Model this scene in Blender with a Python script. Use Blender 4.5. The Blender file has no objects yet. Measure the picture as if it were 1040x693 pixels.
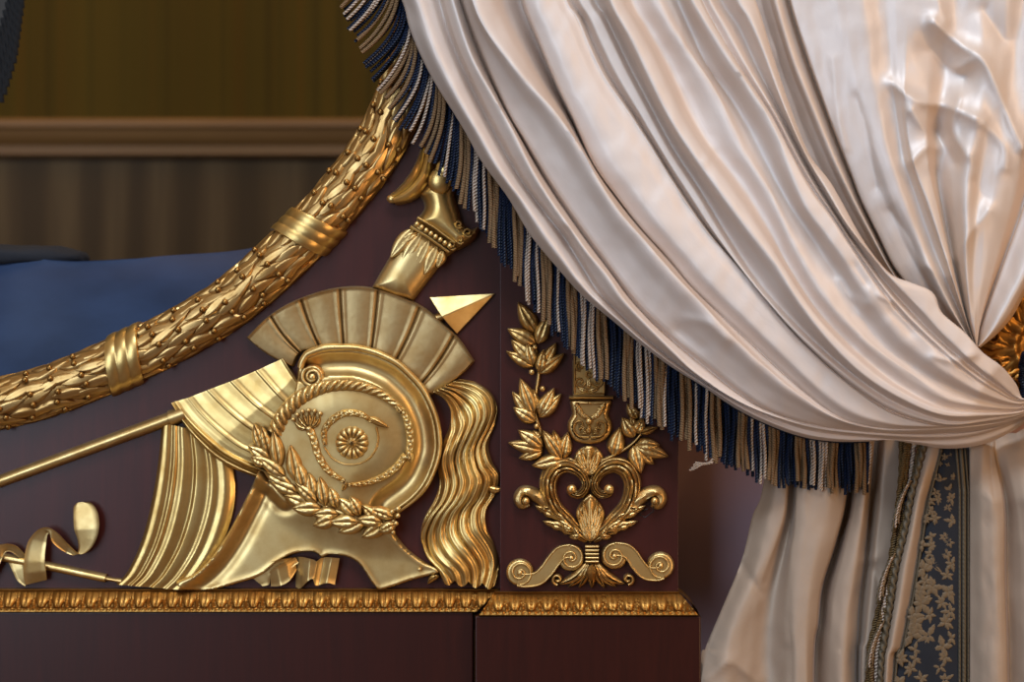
import bpy, bmesh, math, random
import numpy as np
from mathutils import Vector
from mathutils.geometry import delaunay_2d_cdt
random.seed(7); rng = np.random.default_rng(7)
PI = math.pi
col = bpy.context.scene.collection
S = 0.001          # one traced unit = 1 mm on the front face of the bed
DC = 2.2           # camera distance from that face
Z0 = 0.65          # camera height

# ------------------------------------------------------------------ coordinates
def W(px, py, d, k=None):
    """traced position + distance d (mm) in front of the bed face -> world point(s)"""
    px = np.asarray(px, float); py = np.asarray(py, float); d = np.asarray(d, float)
    if k is None: kk = (DC - d * S) / DC
    else: kk = (DC - k * S) / DC
    return np.stack([(px - 520) * S * kk, -d * S + 0 * px, Z0 + (346.5 - py) * S * kk], -1)

def cr(pts, n=8, closed=False):
    """Catmull-Rom through points"""
    P = np.array(pts, float)
    if closed: Q = np.vstack([P[-1], P, P[0], P[1]])
    else: Q = np.vstack([2 * P[0] - P[1], P, 2 * P[-1] - P[-2]])
    out = []
    for i in range(1, len(Q) - 2):
        p0, p1, p2, p3 = Q[i-1], Q[i], Q[i+1], Q[i+2]
        for t in np.arange(n) / n:
            out.append(.5 * (2*p1 + (p2-p0)*t + (2*p0-5*p1+4*p2-p3)*t*t + (3*p1-p0-3*p2+p3)*t**3))
    if not closed: out.append(P[-1])
    return np.array(out)

def resample(P, n, closed=False):
    P = np.asarray(P, float)
    if closed: P = np.vstack([P, P[:1]])
    s = np.concatenate([[0], np.cumsum(np.linalg.norm(np.diff(P, axis=0), axis=1))])
    t = np.linspace(0, s[-1], n + 1)[:-1] if closed else np.linspace(0, s[-1], n)
    return np.stack([np.interp(t, s, P[:, i]) for i in range(P.shape[1])], -1)

def plen(P):
    return float(np.linalg.norm(np.diff(P, axis=0), axis=1).sum())

def dist_poly(X, Y, P, closed=False):
    """distance of points to a polyline"""
    P = np.asarray(P, float)
    if closed: P = np.vstack([P, P[:1]])
    A, B = P[:-1], P[1:]
    out = np.full(X.shape, 1e9)
    for a, b in zip(A, B):
        ab = b - a; L = ab @ ab + 1e-9
        t = np.clip(((X - a[0]) * ab[0] + (Y - a[1]) * ab[1]) / L, 0, 1)
        out = np.minimum(out, np.hypot(X - a[0] - t * ab[0], Y - a[1] - t * ab[1]))
    return out

def inside(X, Y, P):
    c = np.zeros(X.shape, bool); n = len(P)
    for i in range(n):
        x1, y1 = P[i]; x2, y2 = P[(i+1) % n]
        if y1 == y2: continue
        m = ((y1 > Y) != (y2 > Y)) & (X < (x2 - x1) * (Y - y1) / (y2 - y1) + x1)
        c ^= m
    return c

def pchip(y):
    """monotone cubic on unit knots along axis 0; returns evaluator(idx float array)"""
    d = np.diff(y, axis=0); m = np.zeros_like(y)
    a, b = d[:-1], d[1:]
    ok = a * b > 0
    m[1:-1] = np.where(ok, 2 * a * b / np.where(ok, a + b, 1), 0)
    m[0], m[-1] = d[0], d[-1]
    def ev(t):
        i = np.clip(t.astype(int), 0, len(y) - 2); f = (t - i)[:, None]
        h = lambda: None
        y0, y1, m0, m1 = y[i], y[i+1], m[i], m[i+1]
        return (2*f**3-3*f**2+1)*y0 + (f**3-2*f**2+f)*m0 + (-2*f**3+3*f**2)*y1 + (f**3-f**2)*m1
    return ev

def sstep(a, b, x):
    t = np.clip((x - a) / (b - a), 0, 1); return t * t * (3 - 2 * t)

_perm = rng.permutation(512)
_grad = rng.normal(size=(512, 2)); _grad /= np.linalg.norm(_grad, axis=1)[:, None]
def noise2(x, y):
    xi = np.floor(x).astype(int); yi = np.floor(y).astype(int); xf = x - xi; yf = y - yi
    def g(ix, iy):
        h = _perm[(_perm[ix & 255] + iy) & 511]; G = _grad[h]
        return G[..., 0] * (x - ix) + G[..., 1] * (y - iy)
    u = xf*xf*xf*(xf*(xf*6-15)+10); v = yf*yf*yf*(yf*(yf*6-15)+10)
    a = g(xi, yi) * (1-u) + g(xi+1, yi) * u
    b = g(xi, yi+1) * (1-u) + g(xi+1, yi+1) * u
    return (a * (1-v) + b * v) * 1.5

# ------------------------------------------------------------------ mesh collector
class M:
    def __init__(s): s.v = []; s.f = []; s.uv = []; s.n = 0
    def add(s, V, F, UV=None):
        V = np.asarray(V, float).reshape(-1, 3)
        s.v.append(V); o = s.n
        s.f += [tuple(int(i) + o for i in f) for f in F]
        s.uv.append(np.zeros((len(V), 2)) if UV is None else np.asarray(UV, float).reshape(-1, 2))
        s.n += len(V)
    def grid(s, P, UV=None, flip=False, cu=False, cv=False):
        nu, nv = P.shape[:2]; F = []
        for i in range(nu if cu else nu - 1):
            i2 = (i + 1) % nu
            for j in range(nv if cv else nv - 1):
                j2 = (j + 1) % nv
                q = (i*nv+j, i2*nv+j, i2*nv+j2, i*nv+j2)
                F.append(q[::-1] if flip else q)
        s.add(P, F, UV)
    def box(s, a, b):
        x0, y0, z0 = a; x1, y1, z1 = b
        V = [(x0,y0,z0),(x1,y0,z0),(x1,y1,z0),(x0,y1,z0),(x0,y0,z1),(x1,y0,z1),(x1,y1,z1),(x0,y1,z1)]
        s.add(V, [(0,3,2,1),(4,5,6,7),(0,1,5,4),(1,2,6,5),(2,3,7,6),(3,0,4,7)])
    def sphere(s, c, r, n=10, sc=(1,1,1)):
        th = np.linspace(0, PI, n//2+1)[:, None]; ph = np.linspace(0, 2*PI, n+1)[None, :-1]
        P = np.stack([np.sin(th)*np.cos(ph)*sc[0], np.sin(th)*np.sin(ph)*sc[1], np.cos(th)*sc[2]+0*ph], -1)*r + np.array(c)
        s.grid(P, cv=True)
    def build(s, name, mat, parent=None, smooth=55, bevel=0):
        me = bpy.data.meshes.new(name)
        V = np.vstack(s.v)
        me.from_pydata(V.tolist(), [], s.f)
        UV = np.vstack(s.uv)
        ul = me.uv_layers.new(name='UVMap')
        li = np.zeros(len(me.loops), int); me.loops.foreach_get('vertex_index', li)
        ul.data.foreach_set('uv', UV[li].ravel())
        bm_ = bmesh.new(); bm_.from_mesh(me); bmesh.ops.recalc_face_normals(bm_, faces=bm_.faces); bm_.to_mesh(me); bm_.free()
        if smooth:
            me.polygons.foreach_set('use_smooth', [True]*len(me.polygons))
            me.set_sharp_from_angle(angle=math.radians(smooth))
        me.materials.append(mat)
        o = bpy.data.objects.new(name, me); col.objects.link(o)
        if parent: o.parent = parent
        if bevel:
            b = o.modifiers.new('bevel', 'BEVEL'); b.width = bevel; b.segments = 3; b.limit_method = 'ANGLE'
        return o

def empty(name, label, cat, loc=(0,0,0), group=None):
    o = bpy.data.objects.new(name, None); col.objects.link(o); o.empty_display_size = .05
    o.location = (0, 0, 0); o['label'] = label; o['category'] = cat
    if group: o['group'] = group
    return o
def lab(o, t): o['label'] = t; return o
def struct(o): o['kind'] = 'structure'; return o

# ------------------------------------------------------------------ relief builders
def relief(m, poly, hf, res=1.6, base=0., kd=None):
    """raised relief over a closed outline; hf(X,Y,d) = height in mm over the bed face"""
    poly = np.asarray(poly, float)
    L = plen(np.vstack([poly, poly[:1]])); nb = max(8, int(L / res))
    B = resample(poly, nb, True)
    x0, y0 = B.min(0); x1, y1 = B.max(0)
    gx, gy = np.meshgrid(np.arange(x0, x1, res), np.arange(y0, y1, res * .87))
    gx = gx + (np.arange(gx.shape[0]) % 2)[:, None] * res / 2
    gx, gy = gx.ravel(), gy.ravel()
    k = inside(gx, gy, B); gx, gy = gx[k], gy[k]
    d = dist_poly(gx, gy, B, True); k = d > res * .55; gx, gy, d = gx[k], gy[k], d[k]
    X = np.concatenate([B[:, 0], gx]); Y = np.concatenate([B[:, 1], gy]); Dd = np.concatenate([np.zeros(nb), d])
    V, E, F, vo, eo, fo = delaunay_2d_cdt([Vector((a, -b)) for a, b in zip(X, Y)], [(i, (i+1) % nb) for i in range(nb)], [], 1, 1e-5)
    V = np.array([tuple(v) for v in V]); X = V[:, 0]; Y = -V[:, 1]
    Dd = np.array([Dd[o[0]] if o else 0. for o in vo])
    H = hf(X, Y, Dd)
    kd = float(np.mean(H)) if kd is None else kd
    FF = []
    for f in F:
        a, b, c = V[f[0]], V[f[1]], V[f[2]]
        cross = (b[0]-a[0])*(c[1]-a[1]) - (b[1]-a[1])*(c[0]-a[0])
        FF.append(tuple(f) if cross > 0 else tuple(f[::-1]))
    m.add(W(X, Y, H, kd), FF, np.stack([X, Y], -1) * .01)
    # skirt
    idx = [i for i, o in enumerate(vo) if o and o[0] < nb]
    idx.sort(key=lambda i: vo[i][0])
    ring = np.array(idx); n = len(ring)
    P = np.stack([W(X[ring], Y[ring], H[ring], kd), W(X[ring], Y[ring], np.full(n, base), kd)])
    area = 0.5*np.sum(X[ring]*np.roll(Y[ring], -1) - np.roll(X[ring], -1)*Y[ring])
    m.grid(P, cv=True, flip=(area < 0))

def dome(H, w, base=0., p=2.):
    return lambda X, Y, d: base + H * (1 - (1 - np.clip(d / w, 0, 1)) ** p) ** (1 / p)

def sweep(m, pts, width, H, base=0., prof='round', n=None, ns=9, mod=None, kd=None, smooth=True):
    """raised band along a path; width / H scalars or lists along it"""
    P = cr(pts, 8) if smooth and len(pts) > 2 else np.asarray(pts, float)
    n = n or max(4, int(plen(P) / 1.6)); P = resample(P, n)
    t = np.linspace(0, 1, n)
    f = lambda a: np.interp(t, np.linspace(0, 1, len(a)), a) if np.ndim(a) else np.full(n, float(a))
    w = f(width) / 2; h = f(H); b0 = f(base)
    T = np.gradient(P, axis=0); T /= np.linalg.norm(T, axis=1)[:, None] + 1e-9
    N = np.stack([-T[:, 1], T[:, 0]], -1)
    s = np.sin(np.linspace(-PI/2, PI/2, ns))
    if prof == 'round': g = np.sqrt(np.clip(1 - s * s, 0, 1))
    elif prof == 'channel': g = np.where(np.abs(s) > .98, 0, .55 + .45 * np.cos(s * PI * 1.0 + PI) ** 1) ; g = np.where(np.abs(s) > .98, .25, g)
    elif prof == 'flat': g = np.where(np.abs(s) > .97, 0.15, 1.)
    elif prof == 'ridge': g = 1 - np.abs(s)
    G = h[:, None] * g[None]
    if mod is not None: G = mod(t[:, None], s[None], G, plen(P))
    X = P[:, 0:1] + N[:, 0:1] * w[:, None] * s; Y = P[:, 1:2] + N[:, 1:2] * w[:, None] * s
    Hh = b0[:, None] + G
    kd = float(Hh.mean()) if kd is None else kd
    # skirt columns go down to the base plane by 3 mm
    X = np.hstack([X[:, :1], X, X[:, -1:]]); Y = np.hstack([Y[:, :1], Y, Y[:, -1:]])
    Hh = np.hstack([b0[:, None] - 4, Hh, b0[:, None] - 4])
    uv = np.stack([np.repeat(t[:, None] * plen(P) * .01, ns + 2, 1), np.repeat(np.linspace(0, 1, ns + 2)[None], n, 0)], -1)
    # end caps
    X = np.vstack([X[:1], X, X[-1:]]); Y = np.vstack([Y[:1], Y, Y[-1:]]); uv = np.concatenate([uv[:1], uv, uv[-1:]])
    Hh = np.vstack([np.full((1, ns+2), b0[0] - 4), Hh, np.full((1, ns+2), b0[-1] - 4)])
    m.grid(W(X, Y, Hh, kd), uv)

def leaf(m, b, tip, w, H=5., base=0., bend=0., lobes=0, lift=0., fold=.35, n=16, ns=9, kd=None, pw=.85):
    """domed leaf with a midrib crease from base point b to its tip"""
    b = np.array(b, float); tip = np.array(tip, float); ax = tip - b; L = np.hypot(*ax); ax /= L; nr = np.array([-ax[1], ax[0]])
    t = np.linspace(0, 1, n); s = np.linspace(-1, 1, ns)
    hw = w / 2 * np.sin(PI * np.clip(t, 0, 1) ** pw) ** .8 * (1 - .15 * t)
    if lobes: hw = hw * (.78 + .28 * np.abs(np.sin(PI * lobes * t)))
    hw[0] = w * .07; hw[-1] = .15
    cb = bend * np.sin(PI * t)
    X = b[0] + ax[0]*L*t[:, None] + nr[0]*(cb[:, None] + hw[:, None]*s); Y = b[1] + ax[1]*L*t[:, None] + nr[1]*(cb[:, None] + hw[:, None]*s)
    g = (1 - np.abs(s) ** 2.2) ** .6 * (1 - fold * np.exp(-(s / .16) ** 2))
    vein = 1 + .10 * np.cos(2 * PI * (t[:, None] * 5 - np.abs(s) * .9)) * (np.abs(s) > .12)
    Hh = base + lift * t[:, None] + H * g[None] * vein * (.35 + .65 * np.sin(PI * t[:, None] ** .7))
    X = np.hstack([X[:, :1], X, X[:, -1:]]); Y = np.hstack([Y[:, :1], Y, Y[:, -1:]])
    Hh = np.hstack([np.full((n, 1), base - 3.), Hh, np.full((n, 1), base - 3.)])
    m.grid(W(X, Y, Hh, base + H if kd is None else kd))

def spiral(c, r0, r1, a0, turns, n=60):
    t = np.linspace(0, 1, n); a = math.radians(a0) + turns * 2 * PI * t; r = r0 + (r1 - r0) * t
    return np.stack([c[0] + r * np.cos(a), c[1] + r * np.sin(a)], -1)

def tube(m, P, r, n=8, cap=True, lob=0., twist=0.):
    """round tube along 3-D points, optional twisted two-strand section"""
    P = np.asarray(P, float); k = len(P)
    T = np.gradient(P, axis=0); T /= np.linalg.norm(T, axis=1)[:, None] + 1e-12
    ref = np.array([0.0, 1., 0.0]); A = np.cross(T, ref); A /= np.linalg.norm(A, axis=1)[:, None] + 1e-12; Bv = np.cross(A, T)
    s = np.concatenate([[0], np.cumsum(np.linalg.norm(np.diff(P, axis=0), axis=1))])
    ph = np.linspace(0, 2*PI, n+1)[:-1] + PI/2
    rr = np.full(k, r) if np.ndim(r) == 0 else np.asarray(r)
    R = rr[:, None] * (1 + lob * np.cos(2 * (ph[None] - twist * s[:, None])))
    Q = P[:, None] + R[..., None] * (np.cos(ph)[None, :, None] * A[:, None] + np.sin(ph)[None, :, None] * Bv[:, None])
    uv = np.stack([np.repeat(((ph - PI/2) / (2*PI))[None], k, 0), np.repeat(s[:, None] * 10, n, 1)], -1)
    if cap:
        Q = np.concatenate([np.repeat(P[:1, None], n, 1), Q, np.repeat(P[-1:, None], n, 1)]); uv = np.concatenate([uv[:1], uv, uv[-1:]])
    m.grid(Q, uv, cv=True)

# ------------------------------------------------------------------ materials
def nodes(name):
    mt = bpy.data.materials.new(name); mt.use_nodes = True; nt = mt.node_tree
    return mt, nt, nt.nodes['Principled BSDF'], (lambda t, **k: _node(nt, t, **k))
def _node(nt, t, **k):
    n = nt.nodes.new(t)
    for a, b in k.items(): setattr(n, a, b)
    return n
def ramp(nt, stops, fac=None):
    r = nt.nodes.new('ShaderNodeValToRGB'); e = r.color_ramp.elements
    while len(e) > 1: e.remove(e[-1])
    e[0].position, e[0].color = stops[0][0], (*stops[0][1], 1)
    for p, c in stops[1:]:
        x = e.new(p); x.color = (*c, 1)
    if fac is not None: nt.links.new(fac, r.inputs['Fac'])
    return r
def noise(nt, scale, detail=4, vec=None, rough=.55, dist=0):
    n = nt.nodes.new('ShaderNodeTexNoise'); n.inputs['Scale'].default_value = scale; n.inputs['Detail'].default_value = detail
    n.inputs['Roughness'].default_value = rough; n.inputs['Distortion'].default_value = dist
    if vec is not None: nt.links.new(vec, n.inputs['Vector'])
    return n
def mapping(nt, src, scale=(1,1,1), rot=(0,0,0)):
    tc = nt.nodes.new('ShaderNodeTexCoord'); mp = nt.nodes.new('ShaderNodeMapping')
    mp.inputs['Scale'].default_value = scale; mp.inputs['Rotation'].default_value = rot
    nt.links.new(tc.outputs[src], mp.inputs['Vector']); return mp.outputs['Vector']
def bump(nt, bs, h, strength, dist=.001):
    b = nt.nodes.new('ShaderNodeBump'); b.inputs['Strength'].default_value = strength; b.inputs['Distance'].default_value = dist
    nt.links.new(h, b.inputs['Height']); nt.links.new(b.outputs['Normal'], bs.inputs['Normal']); return b
def mixc(nt, a, b, fac, mode='MIX'):
    n = nt.nodes.new('ShaderNodeMix'); n.data_type = 'RGBA'; n.blend_type = mode
    for i, v in ((6, a), (7, b), (0, fac)):
        if isinstance(v, (int, float)): n.inputs[i].default_value = v
        elif isinstance(v, tuple): n.inputs[i].default_value = (*v, 1)
        else: nt.links.new(v, n.inputs[i])
    return n.outputs[2]

def gold(name, c, dark, rough=.36, pt=(.44, .53), worn=.35):
    mt, nt, bs, N = nodes(name); L = nt.links.new
    ob = mapping(nt, 'Object', (1,1,1))
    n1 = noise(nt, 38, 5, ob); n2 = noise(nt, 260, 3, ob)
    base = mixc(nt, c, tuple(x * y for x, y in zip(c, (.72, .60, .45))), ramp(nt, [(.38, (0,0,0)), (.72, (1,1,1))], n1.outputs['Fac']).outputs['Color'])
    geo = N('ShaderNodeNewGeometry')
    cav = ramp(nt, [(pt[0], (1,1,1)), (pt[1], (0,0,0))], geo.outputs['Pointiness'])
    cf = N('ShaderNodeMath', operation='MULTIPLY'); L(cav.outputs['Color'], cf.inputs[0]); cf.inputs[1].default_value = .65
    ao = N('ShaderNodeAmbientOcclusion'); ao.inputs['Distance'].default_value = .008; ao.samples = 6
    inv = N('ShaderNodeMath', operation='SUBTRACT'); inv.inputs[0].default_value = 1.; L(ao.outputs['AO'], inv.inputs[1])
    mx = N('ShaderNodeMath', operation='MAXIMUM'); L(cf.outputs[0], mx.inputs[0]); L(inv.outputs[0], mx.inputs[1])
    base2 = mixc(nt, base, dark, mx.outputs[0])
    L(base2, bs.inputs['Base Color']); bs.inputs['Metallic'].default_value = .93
    rr = N('ShaderNodeMapRange'); rr.inputs['To Min'].default_value = rough - .07; rr.inputs['To Max'].default_value = rough + .12
    L(n1.outputs['Fac'], rr.inputs['Value']); L(rr.outputs[0], bs.inputs['Roughness'])
    bump(nt, bs, n2.outputs['Fac'], .10, .0006)
    return mt
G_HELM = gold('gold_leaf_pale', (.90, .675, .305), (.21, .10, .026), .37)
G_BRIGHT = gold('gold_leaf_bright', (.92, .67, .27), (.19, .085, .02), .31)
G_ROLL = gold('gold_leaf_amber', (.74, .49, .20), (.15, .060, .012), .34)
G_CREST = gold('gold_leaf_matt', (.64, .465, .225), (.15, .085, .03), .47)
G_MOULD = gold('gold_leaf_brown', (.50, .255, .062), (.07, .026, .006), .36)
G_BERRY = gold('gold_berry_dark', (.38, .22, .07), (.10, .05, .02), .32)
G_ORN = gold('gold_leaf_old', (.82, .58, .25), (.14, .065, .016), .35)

def wood(name, c1, c2, rough, coat, scale, vert=True, streak=1.):
    mt, nt, bs, N = nodes(name); L = nt.links.new
    v = mapping(nt, 'Object', (scale, scale, scale * .06) if vert else (scale * .06, scale, scale))
    n = noise(nt, 1.0, 8, v, .62, .6); v2 = mapping(nt, 'Object', (3, 3, 3)); n2 = noise(nt, 2.0, 3, v2)
    r = ramp(nt, [(.32, c1), (.70, c2)], n.outputs['Fac'])
    L(mixc(nt, r.outputs['Color'], c1, n2.outputs['Fac']), bs.inputs['Base Color'])
    bs.inputs['Roughness'].default_value = rough; bs.inputs['Coat Weight'].default_value = coat; bs.inputs['Coat Roughness'].default_value = .27
    bs.inputs['Specular IOR Level'].default_value = .28
    bump(nt, bs, n.outputs['Fac'], .03, .0008)
    return mt
MAHOG = wood('polished_mahogany', (.036, .0056, .0045), (.068, .0105, .0074), .42, .30, 130)
MAHOG_D = wood('polished_mahogany_rail', (.026, .0040, .0026), (.052, .0076, .0042), .38, .26, 130)
PLUM = wood('plum_lacquer', (.42, .27, .30), (.50, .33, .36), .45, .2, 8)

def walnut():
    mt, nt, bs, N = nodes('walnut_veneer'); L = nt.links.new
    v = mapping(nt, 'Object', (5, 1, 1.25))
    n = noise(nt, 1.2, 2, v, .5, .4)
    wv = N('ShaderNodeTexWave', wave_type='BANDS', bands_direction='X'); wv.inputs['Scale'].default_value = .8; wv.inputs['Distortion'].default_value = 7
    wv.inputs['Detail'].default_value = 2; wv.inputs['Detail Scale'].default_value = .8; L(v, wv.inputs['Vector'])
    fine = noise(nt, 1, 6, mapping(nt, 'Object', (90, 9, 4)))
    a = ramp(nt, [(.1, (.050, .028, .009)), (.5, (.085, .048, .017)), (.9, (.125, .075, .030))], wv.outputs['Fac'])
    L(mixc(nt, a.outputs['Color'], (.045, .024, .009), fine.outputs['Fac']), bs.inputs['Base Color'])
    bs.inputs['Roughness'].default_value = .5; bs.inputs['Specular IOR Level'].default_value = .12
    return mt
WALNUT = walnut()
OAK = wood('rail_wood', (.16, .075, .022), (.26, .125, .038), .5, .0, 30, False)

def wallpaper():
    mt, nt, bs, N = nodes('striped_silk_wallpaper'); L = nt.links.new
    v = mapping(nt, 'Object', (1, 1, 1))
    n = noise(nt, 1, 3, mapping(nt, 'Object', (46, 1, .05)), .6)
    n2 = noise(nt, 1, 2, mapping(nt, 'Object', (9, 1, .05)))
    a = ramp(nt, [(.30, (.040, .022, .002)), (.48, (.078, .048, .004)), (.62, (.098, .047, .003)), (.75, (.060, .040, .004))], n.outputs['Fac'])
    L(mixc(nt, a.outputs['Color'], (.042, .022, .002), n2.outputs['Fac']), bs.inputs['Base Color'])
    bs.inputs['Roughness'].default_value = .6; bs.inputs['Specular IOR Level'].default_value = .06
    return mt
PAPER = wallpaper()

def silk(name, c1, c2, rough=.42, bstr=.25, sheen=.25, metal=.2, spec=.6):
    mt, nt, bs, N = nodes(name); L = nt.links.new
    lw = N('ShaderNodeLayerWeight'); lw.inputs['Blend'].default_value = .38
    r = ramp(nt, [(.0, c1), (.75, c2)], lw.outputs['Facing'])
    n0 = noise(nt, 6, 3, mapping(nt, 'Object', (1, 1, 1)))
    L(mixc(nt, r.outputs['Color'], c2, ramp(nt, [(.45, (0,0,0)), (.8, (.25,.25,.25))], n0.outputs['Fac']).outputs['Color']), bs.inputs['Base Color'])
    bs.inputs['Roughness'].default_value = rough; bs.inputs['Sheen Weight'].default_value = sheen; bs.inputs['Sheen Roughness'].default_value = .4
    bs.inputs['Specular IOR Level'].default_value = spec; bs.inputs['Metallic'].default_value = metal
    uv = mapping(nt, 'UV', (16, 6, 1)); n = noise(nt, 1, 5, uv, .55, .35)
    uv2 = mapping(nt, 'UV', (11, 9, 1)); n2 = noise(nt, 1.3, 3, uv2, .5, .8)
    ad = N('ShaderNodeMath', operation='MULTIPLY_ADD'); L(n2.outputs['Fac'], ad.inputs[0]); ad.inputs[1].default_value = 1.5; L(n.outputs['Fac'], ad.inputs[2])
    bump(nt, bs, ad.outputs[0], bstr, .004)
    return mt
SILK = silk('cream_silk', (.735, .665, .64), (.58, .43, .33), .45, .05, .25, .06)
SILK_B = silk('cream_silk_crumpled', (.66, .61, .60), (.66, .46, .30), .46, .04, .2, .16)  # shot-silk orange at grazing angles, strengthened in colour for the warm glow
SILK_T = silk('cream_silk_shaded_tail', (.41, .315, .245), (.30, .205, .14), .58, .05, .2, .0, .35)  # the cream silk again, its colour darkened for the shade on the tail

def plain(name, c, rough=.6, metal=0., sheen=0., var=.25, sc=200):
    mt, nt, bs, N = nodes(name)
    n = noise(nt, sc, 3, mapping(nt, 'Object'))
    nt.links.new(mixc(nt, c, tuple(x * (1 - var) for x in c), n.outputs['Fac']), bs.inputs['Base Color'])
    bs.inputs['Roughness'].default_value = rough; bs.inputs['Metallic'].default_value = metal; bs.inputs['Sheen Weight'].default_value = sheen
    return mt
def rope(name, c, c2, pitch=26., rough=.55):
    mt, nt, bs, N = nodes(name); L = nt.links.new
    tc = N('ShaderNodeTexCoord'); sp = N('ShaderNodeSeparateXYZ'); L(tc.outputs['UV'], sp.inputs[0])
    a = N('ShaderNodeMath', operation='MULTIPLY_ADD'); L(sp.outputs['Y'], a.inputs[0]); a.inputs[1].default_value = pitch
    b = N('ShaderNodeMath', operation='MULTIPLY'); L(sp.outputs['X'], b.inputs[0]); b.inputs[1].default_value = 2.; L(b.outputs[0], a.inputs[2])
    f = N('ShaderNodeMath', operation='PINGPONG'); L(a.outputs[0], f.inputs[0]); f.inputs[1].default_value = .5
    r = ramp(nt, [(0., c2), (.55, c)]); sc_ = N('ShaderNodeMath', operation='MULTIPLY'); L(f.outputs[0], sc_.inputs[0]); sc_.inputs[1].default_value = 2.
    L(sc_.outputs[0], r.inputs['Fac']); L(r.outputs['Color'], bs.inputs['Base Color']); bump(nt, bs, sc_.outputs[0], .9, .0012)
    bs.inputs['Roughness'].default_value = rough; bs.inputs['Specular IOR Level'].default_value = .25
    return mt
C_TAN = rope('tan_cord', (.32, .195, .100), (.11, .06, .028), 60., .5)
C_CREAM = rope('cream_cord', (.54, .43, .35), (.20, .14, .10), 30.)
C_NAVY = rope('navy_cord', (.010, .019, .050), (.003, .005, .011), 34., .42)
C_BROWN = rope('brown_cord', (.15, .092, .035), (.05, .03, .012), 40.)
NAVY_SATIN = plain('navy_satin', (.006, .010, .020), .8)
BROCADE = plain('brocade_gold_thread', (.21, .150, .088), .6, .15, 0, .6, 500)
BRAID = plain('gold_grey_braid', (.12, .095, .06), .5, .2, 0, .5, 900)
IRON = plain('dark_wire', (.015, .012, .012), .5, .6)
FLOORM = wood('parquet', (.10, .05, .02), (.18, .10, .045), .4, .2, 20, False)
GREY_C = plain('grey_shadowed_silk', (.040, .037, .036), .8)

def blue_cloth():
    mt, nt, bs, N = nodes('blue_satin_cover'); L = nt.links.new
    n = noise(nt, 9, 4, mapping(nt, 'Object', (1, 1, 2)))
    L(ramp(nt, [(.3, (.010, .023, .062)), (.7, (.020, .042, .105))], n.outputs['Fac']).outputs['Color'], bs.inputs['Base Color'])
    bs.inputs['Roughness'].default_value = .55; bs.inputs['Sheen Weight'].default_value = .05; bs.inputs['Specular IOR Level'].default_value = .2
    return mt
BLUE = blue_cloth()
DARKBLUE = plain('dark_navy_cover', (.006, .009, .018), .85)
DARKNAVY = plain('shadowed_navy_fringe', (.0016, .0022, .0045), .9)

# ================================================================== THE SETTING
def wx(px, d): return float(W(px, 0, d)[0])
def wz(py, d): return float(W(0, py, d)[2])
YW = 1000.                       # back wall is 1 m behind the bed face
yb = YW * S
m = M(); m.box((-2.2, yb, wz(128, -YW)), (1.6, yb + .06, 2.6)); struct(m.build('wall_back', PAPER, smooth=0))
m = M(); m.box((-2.2, yb - .004, 0), (1.6, yb + .06, wz(150, -YW))); struct(m.build('wall_dado', WALNUT, smooth=0))
# moulded chair rail
m = M()
prof = [(0, 121), (-34, 122), (-42, 125), (-42, 131), (-36, 134), (-33, 140), (-26, 147), (-22, 149), (-22, 158), (-16, 160), (0, 162)]
P = np.array([[[x, yb + o * S * .8, wz(p, -YW)] for o, p in prof] for x in (-2.2, 1.6)]); m.grid(P)
struct(m.build('trim_1', OAK, smooth=30))
m = M(); m.box((-2.4, -1.2, -.05), (1.8, yb + .1, 0)); struct(m.build('floor', FLOORM, smooth=0))
# plum lacquered pier to the right of the bed
m = M(); m.box((wx(668, -100), .10, 0), (1.6, yb, 2.6)); struct(m.build('wall_right', PLUM, smooth=0))

# ================================================================== THE BED
BED = empty('bed', 'mahogany bed with gilded helmet, laurel roll and mouldings', 'bed', (0, 0, 0))
roll_c = cr([(-420, 452), (-260, 450), (-120, 436), (-40, 419), (0, 410), (50, 397), (105, 375), (161, 350), (205, 326), (246, 298), (299, 250), (341, 205), (380, 155), (404, 108), (420, 60), (428, 10), (432, -60), (433, -160)], 12)
pts = [tuple(p) for p in roll_c] + [(545, -160), (545, 640), (-420, 640)]
m = M(); n = len(pts)
F_ = W([p[0] for p in pts], [p[1] for p in pts], 0.); B_ = F_ + np.array([0, .034, 0])
m.add(np.vstack([F_, B_]), [tuple(range(n))[::-1], tuple(range(n, 2*n))] + [(i, (i+1) % n, (i+1) % n + n, i + n) for i in range(n)])
m.build('side_panel', MAHOG, BED, smooth=0)
def pbox(name, x0, y0, x1, y1, d, mat, bev=.0005, back=30.):
    a = W(x0, y1, d); b = W(x1, y0, d); m = M(); m.box((a[0], a[1], a[2]), (b[0], back * S, b[2])); return m.build(name, mat, BED, smooth=0, bevel=bev)
PD = 12.
pbox('pilaster', 508, -160, 689, 612, PD, MAHOG)
a = W(-420, 0, 16.); 
m = M(); m.box((W(-420, 0, 16.)[0], -.016, 0), (W(480.5, 0, 16.)[0], .05, wz(622, 16.))); m.build('base_rail', MAHOG_D, BED, smooth=0, bevel=.0015)
m = M(); m.box((W(482.5, 0, 30.)[0], -.030, 0), (W(712, 0, 30.)[0], .05, wz(626, 30.))); m.build('pilaster_plinth', MAHOG_D, BED, smooth=0, bevel=.0015)

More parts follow.
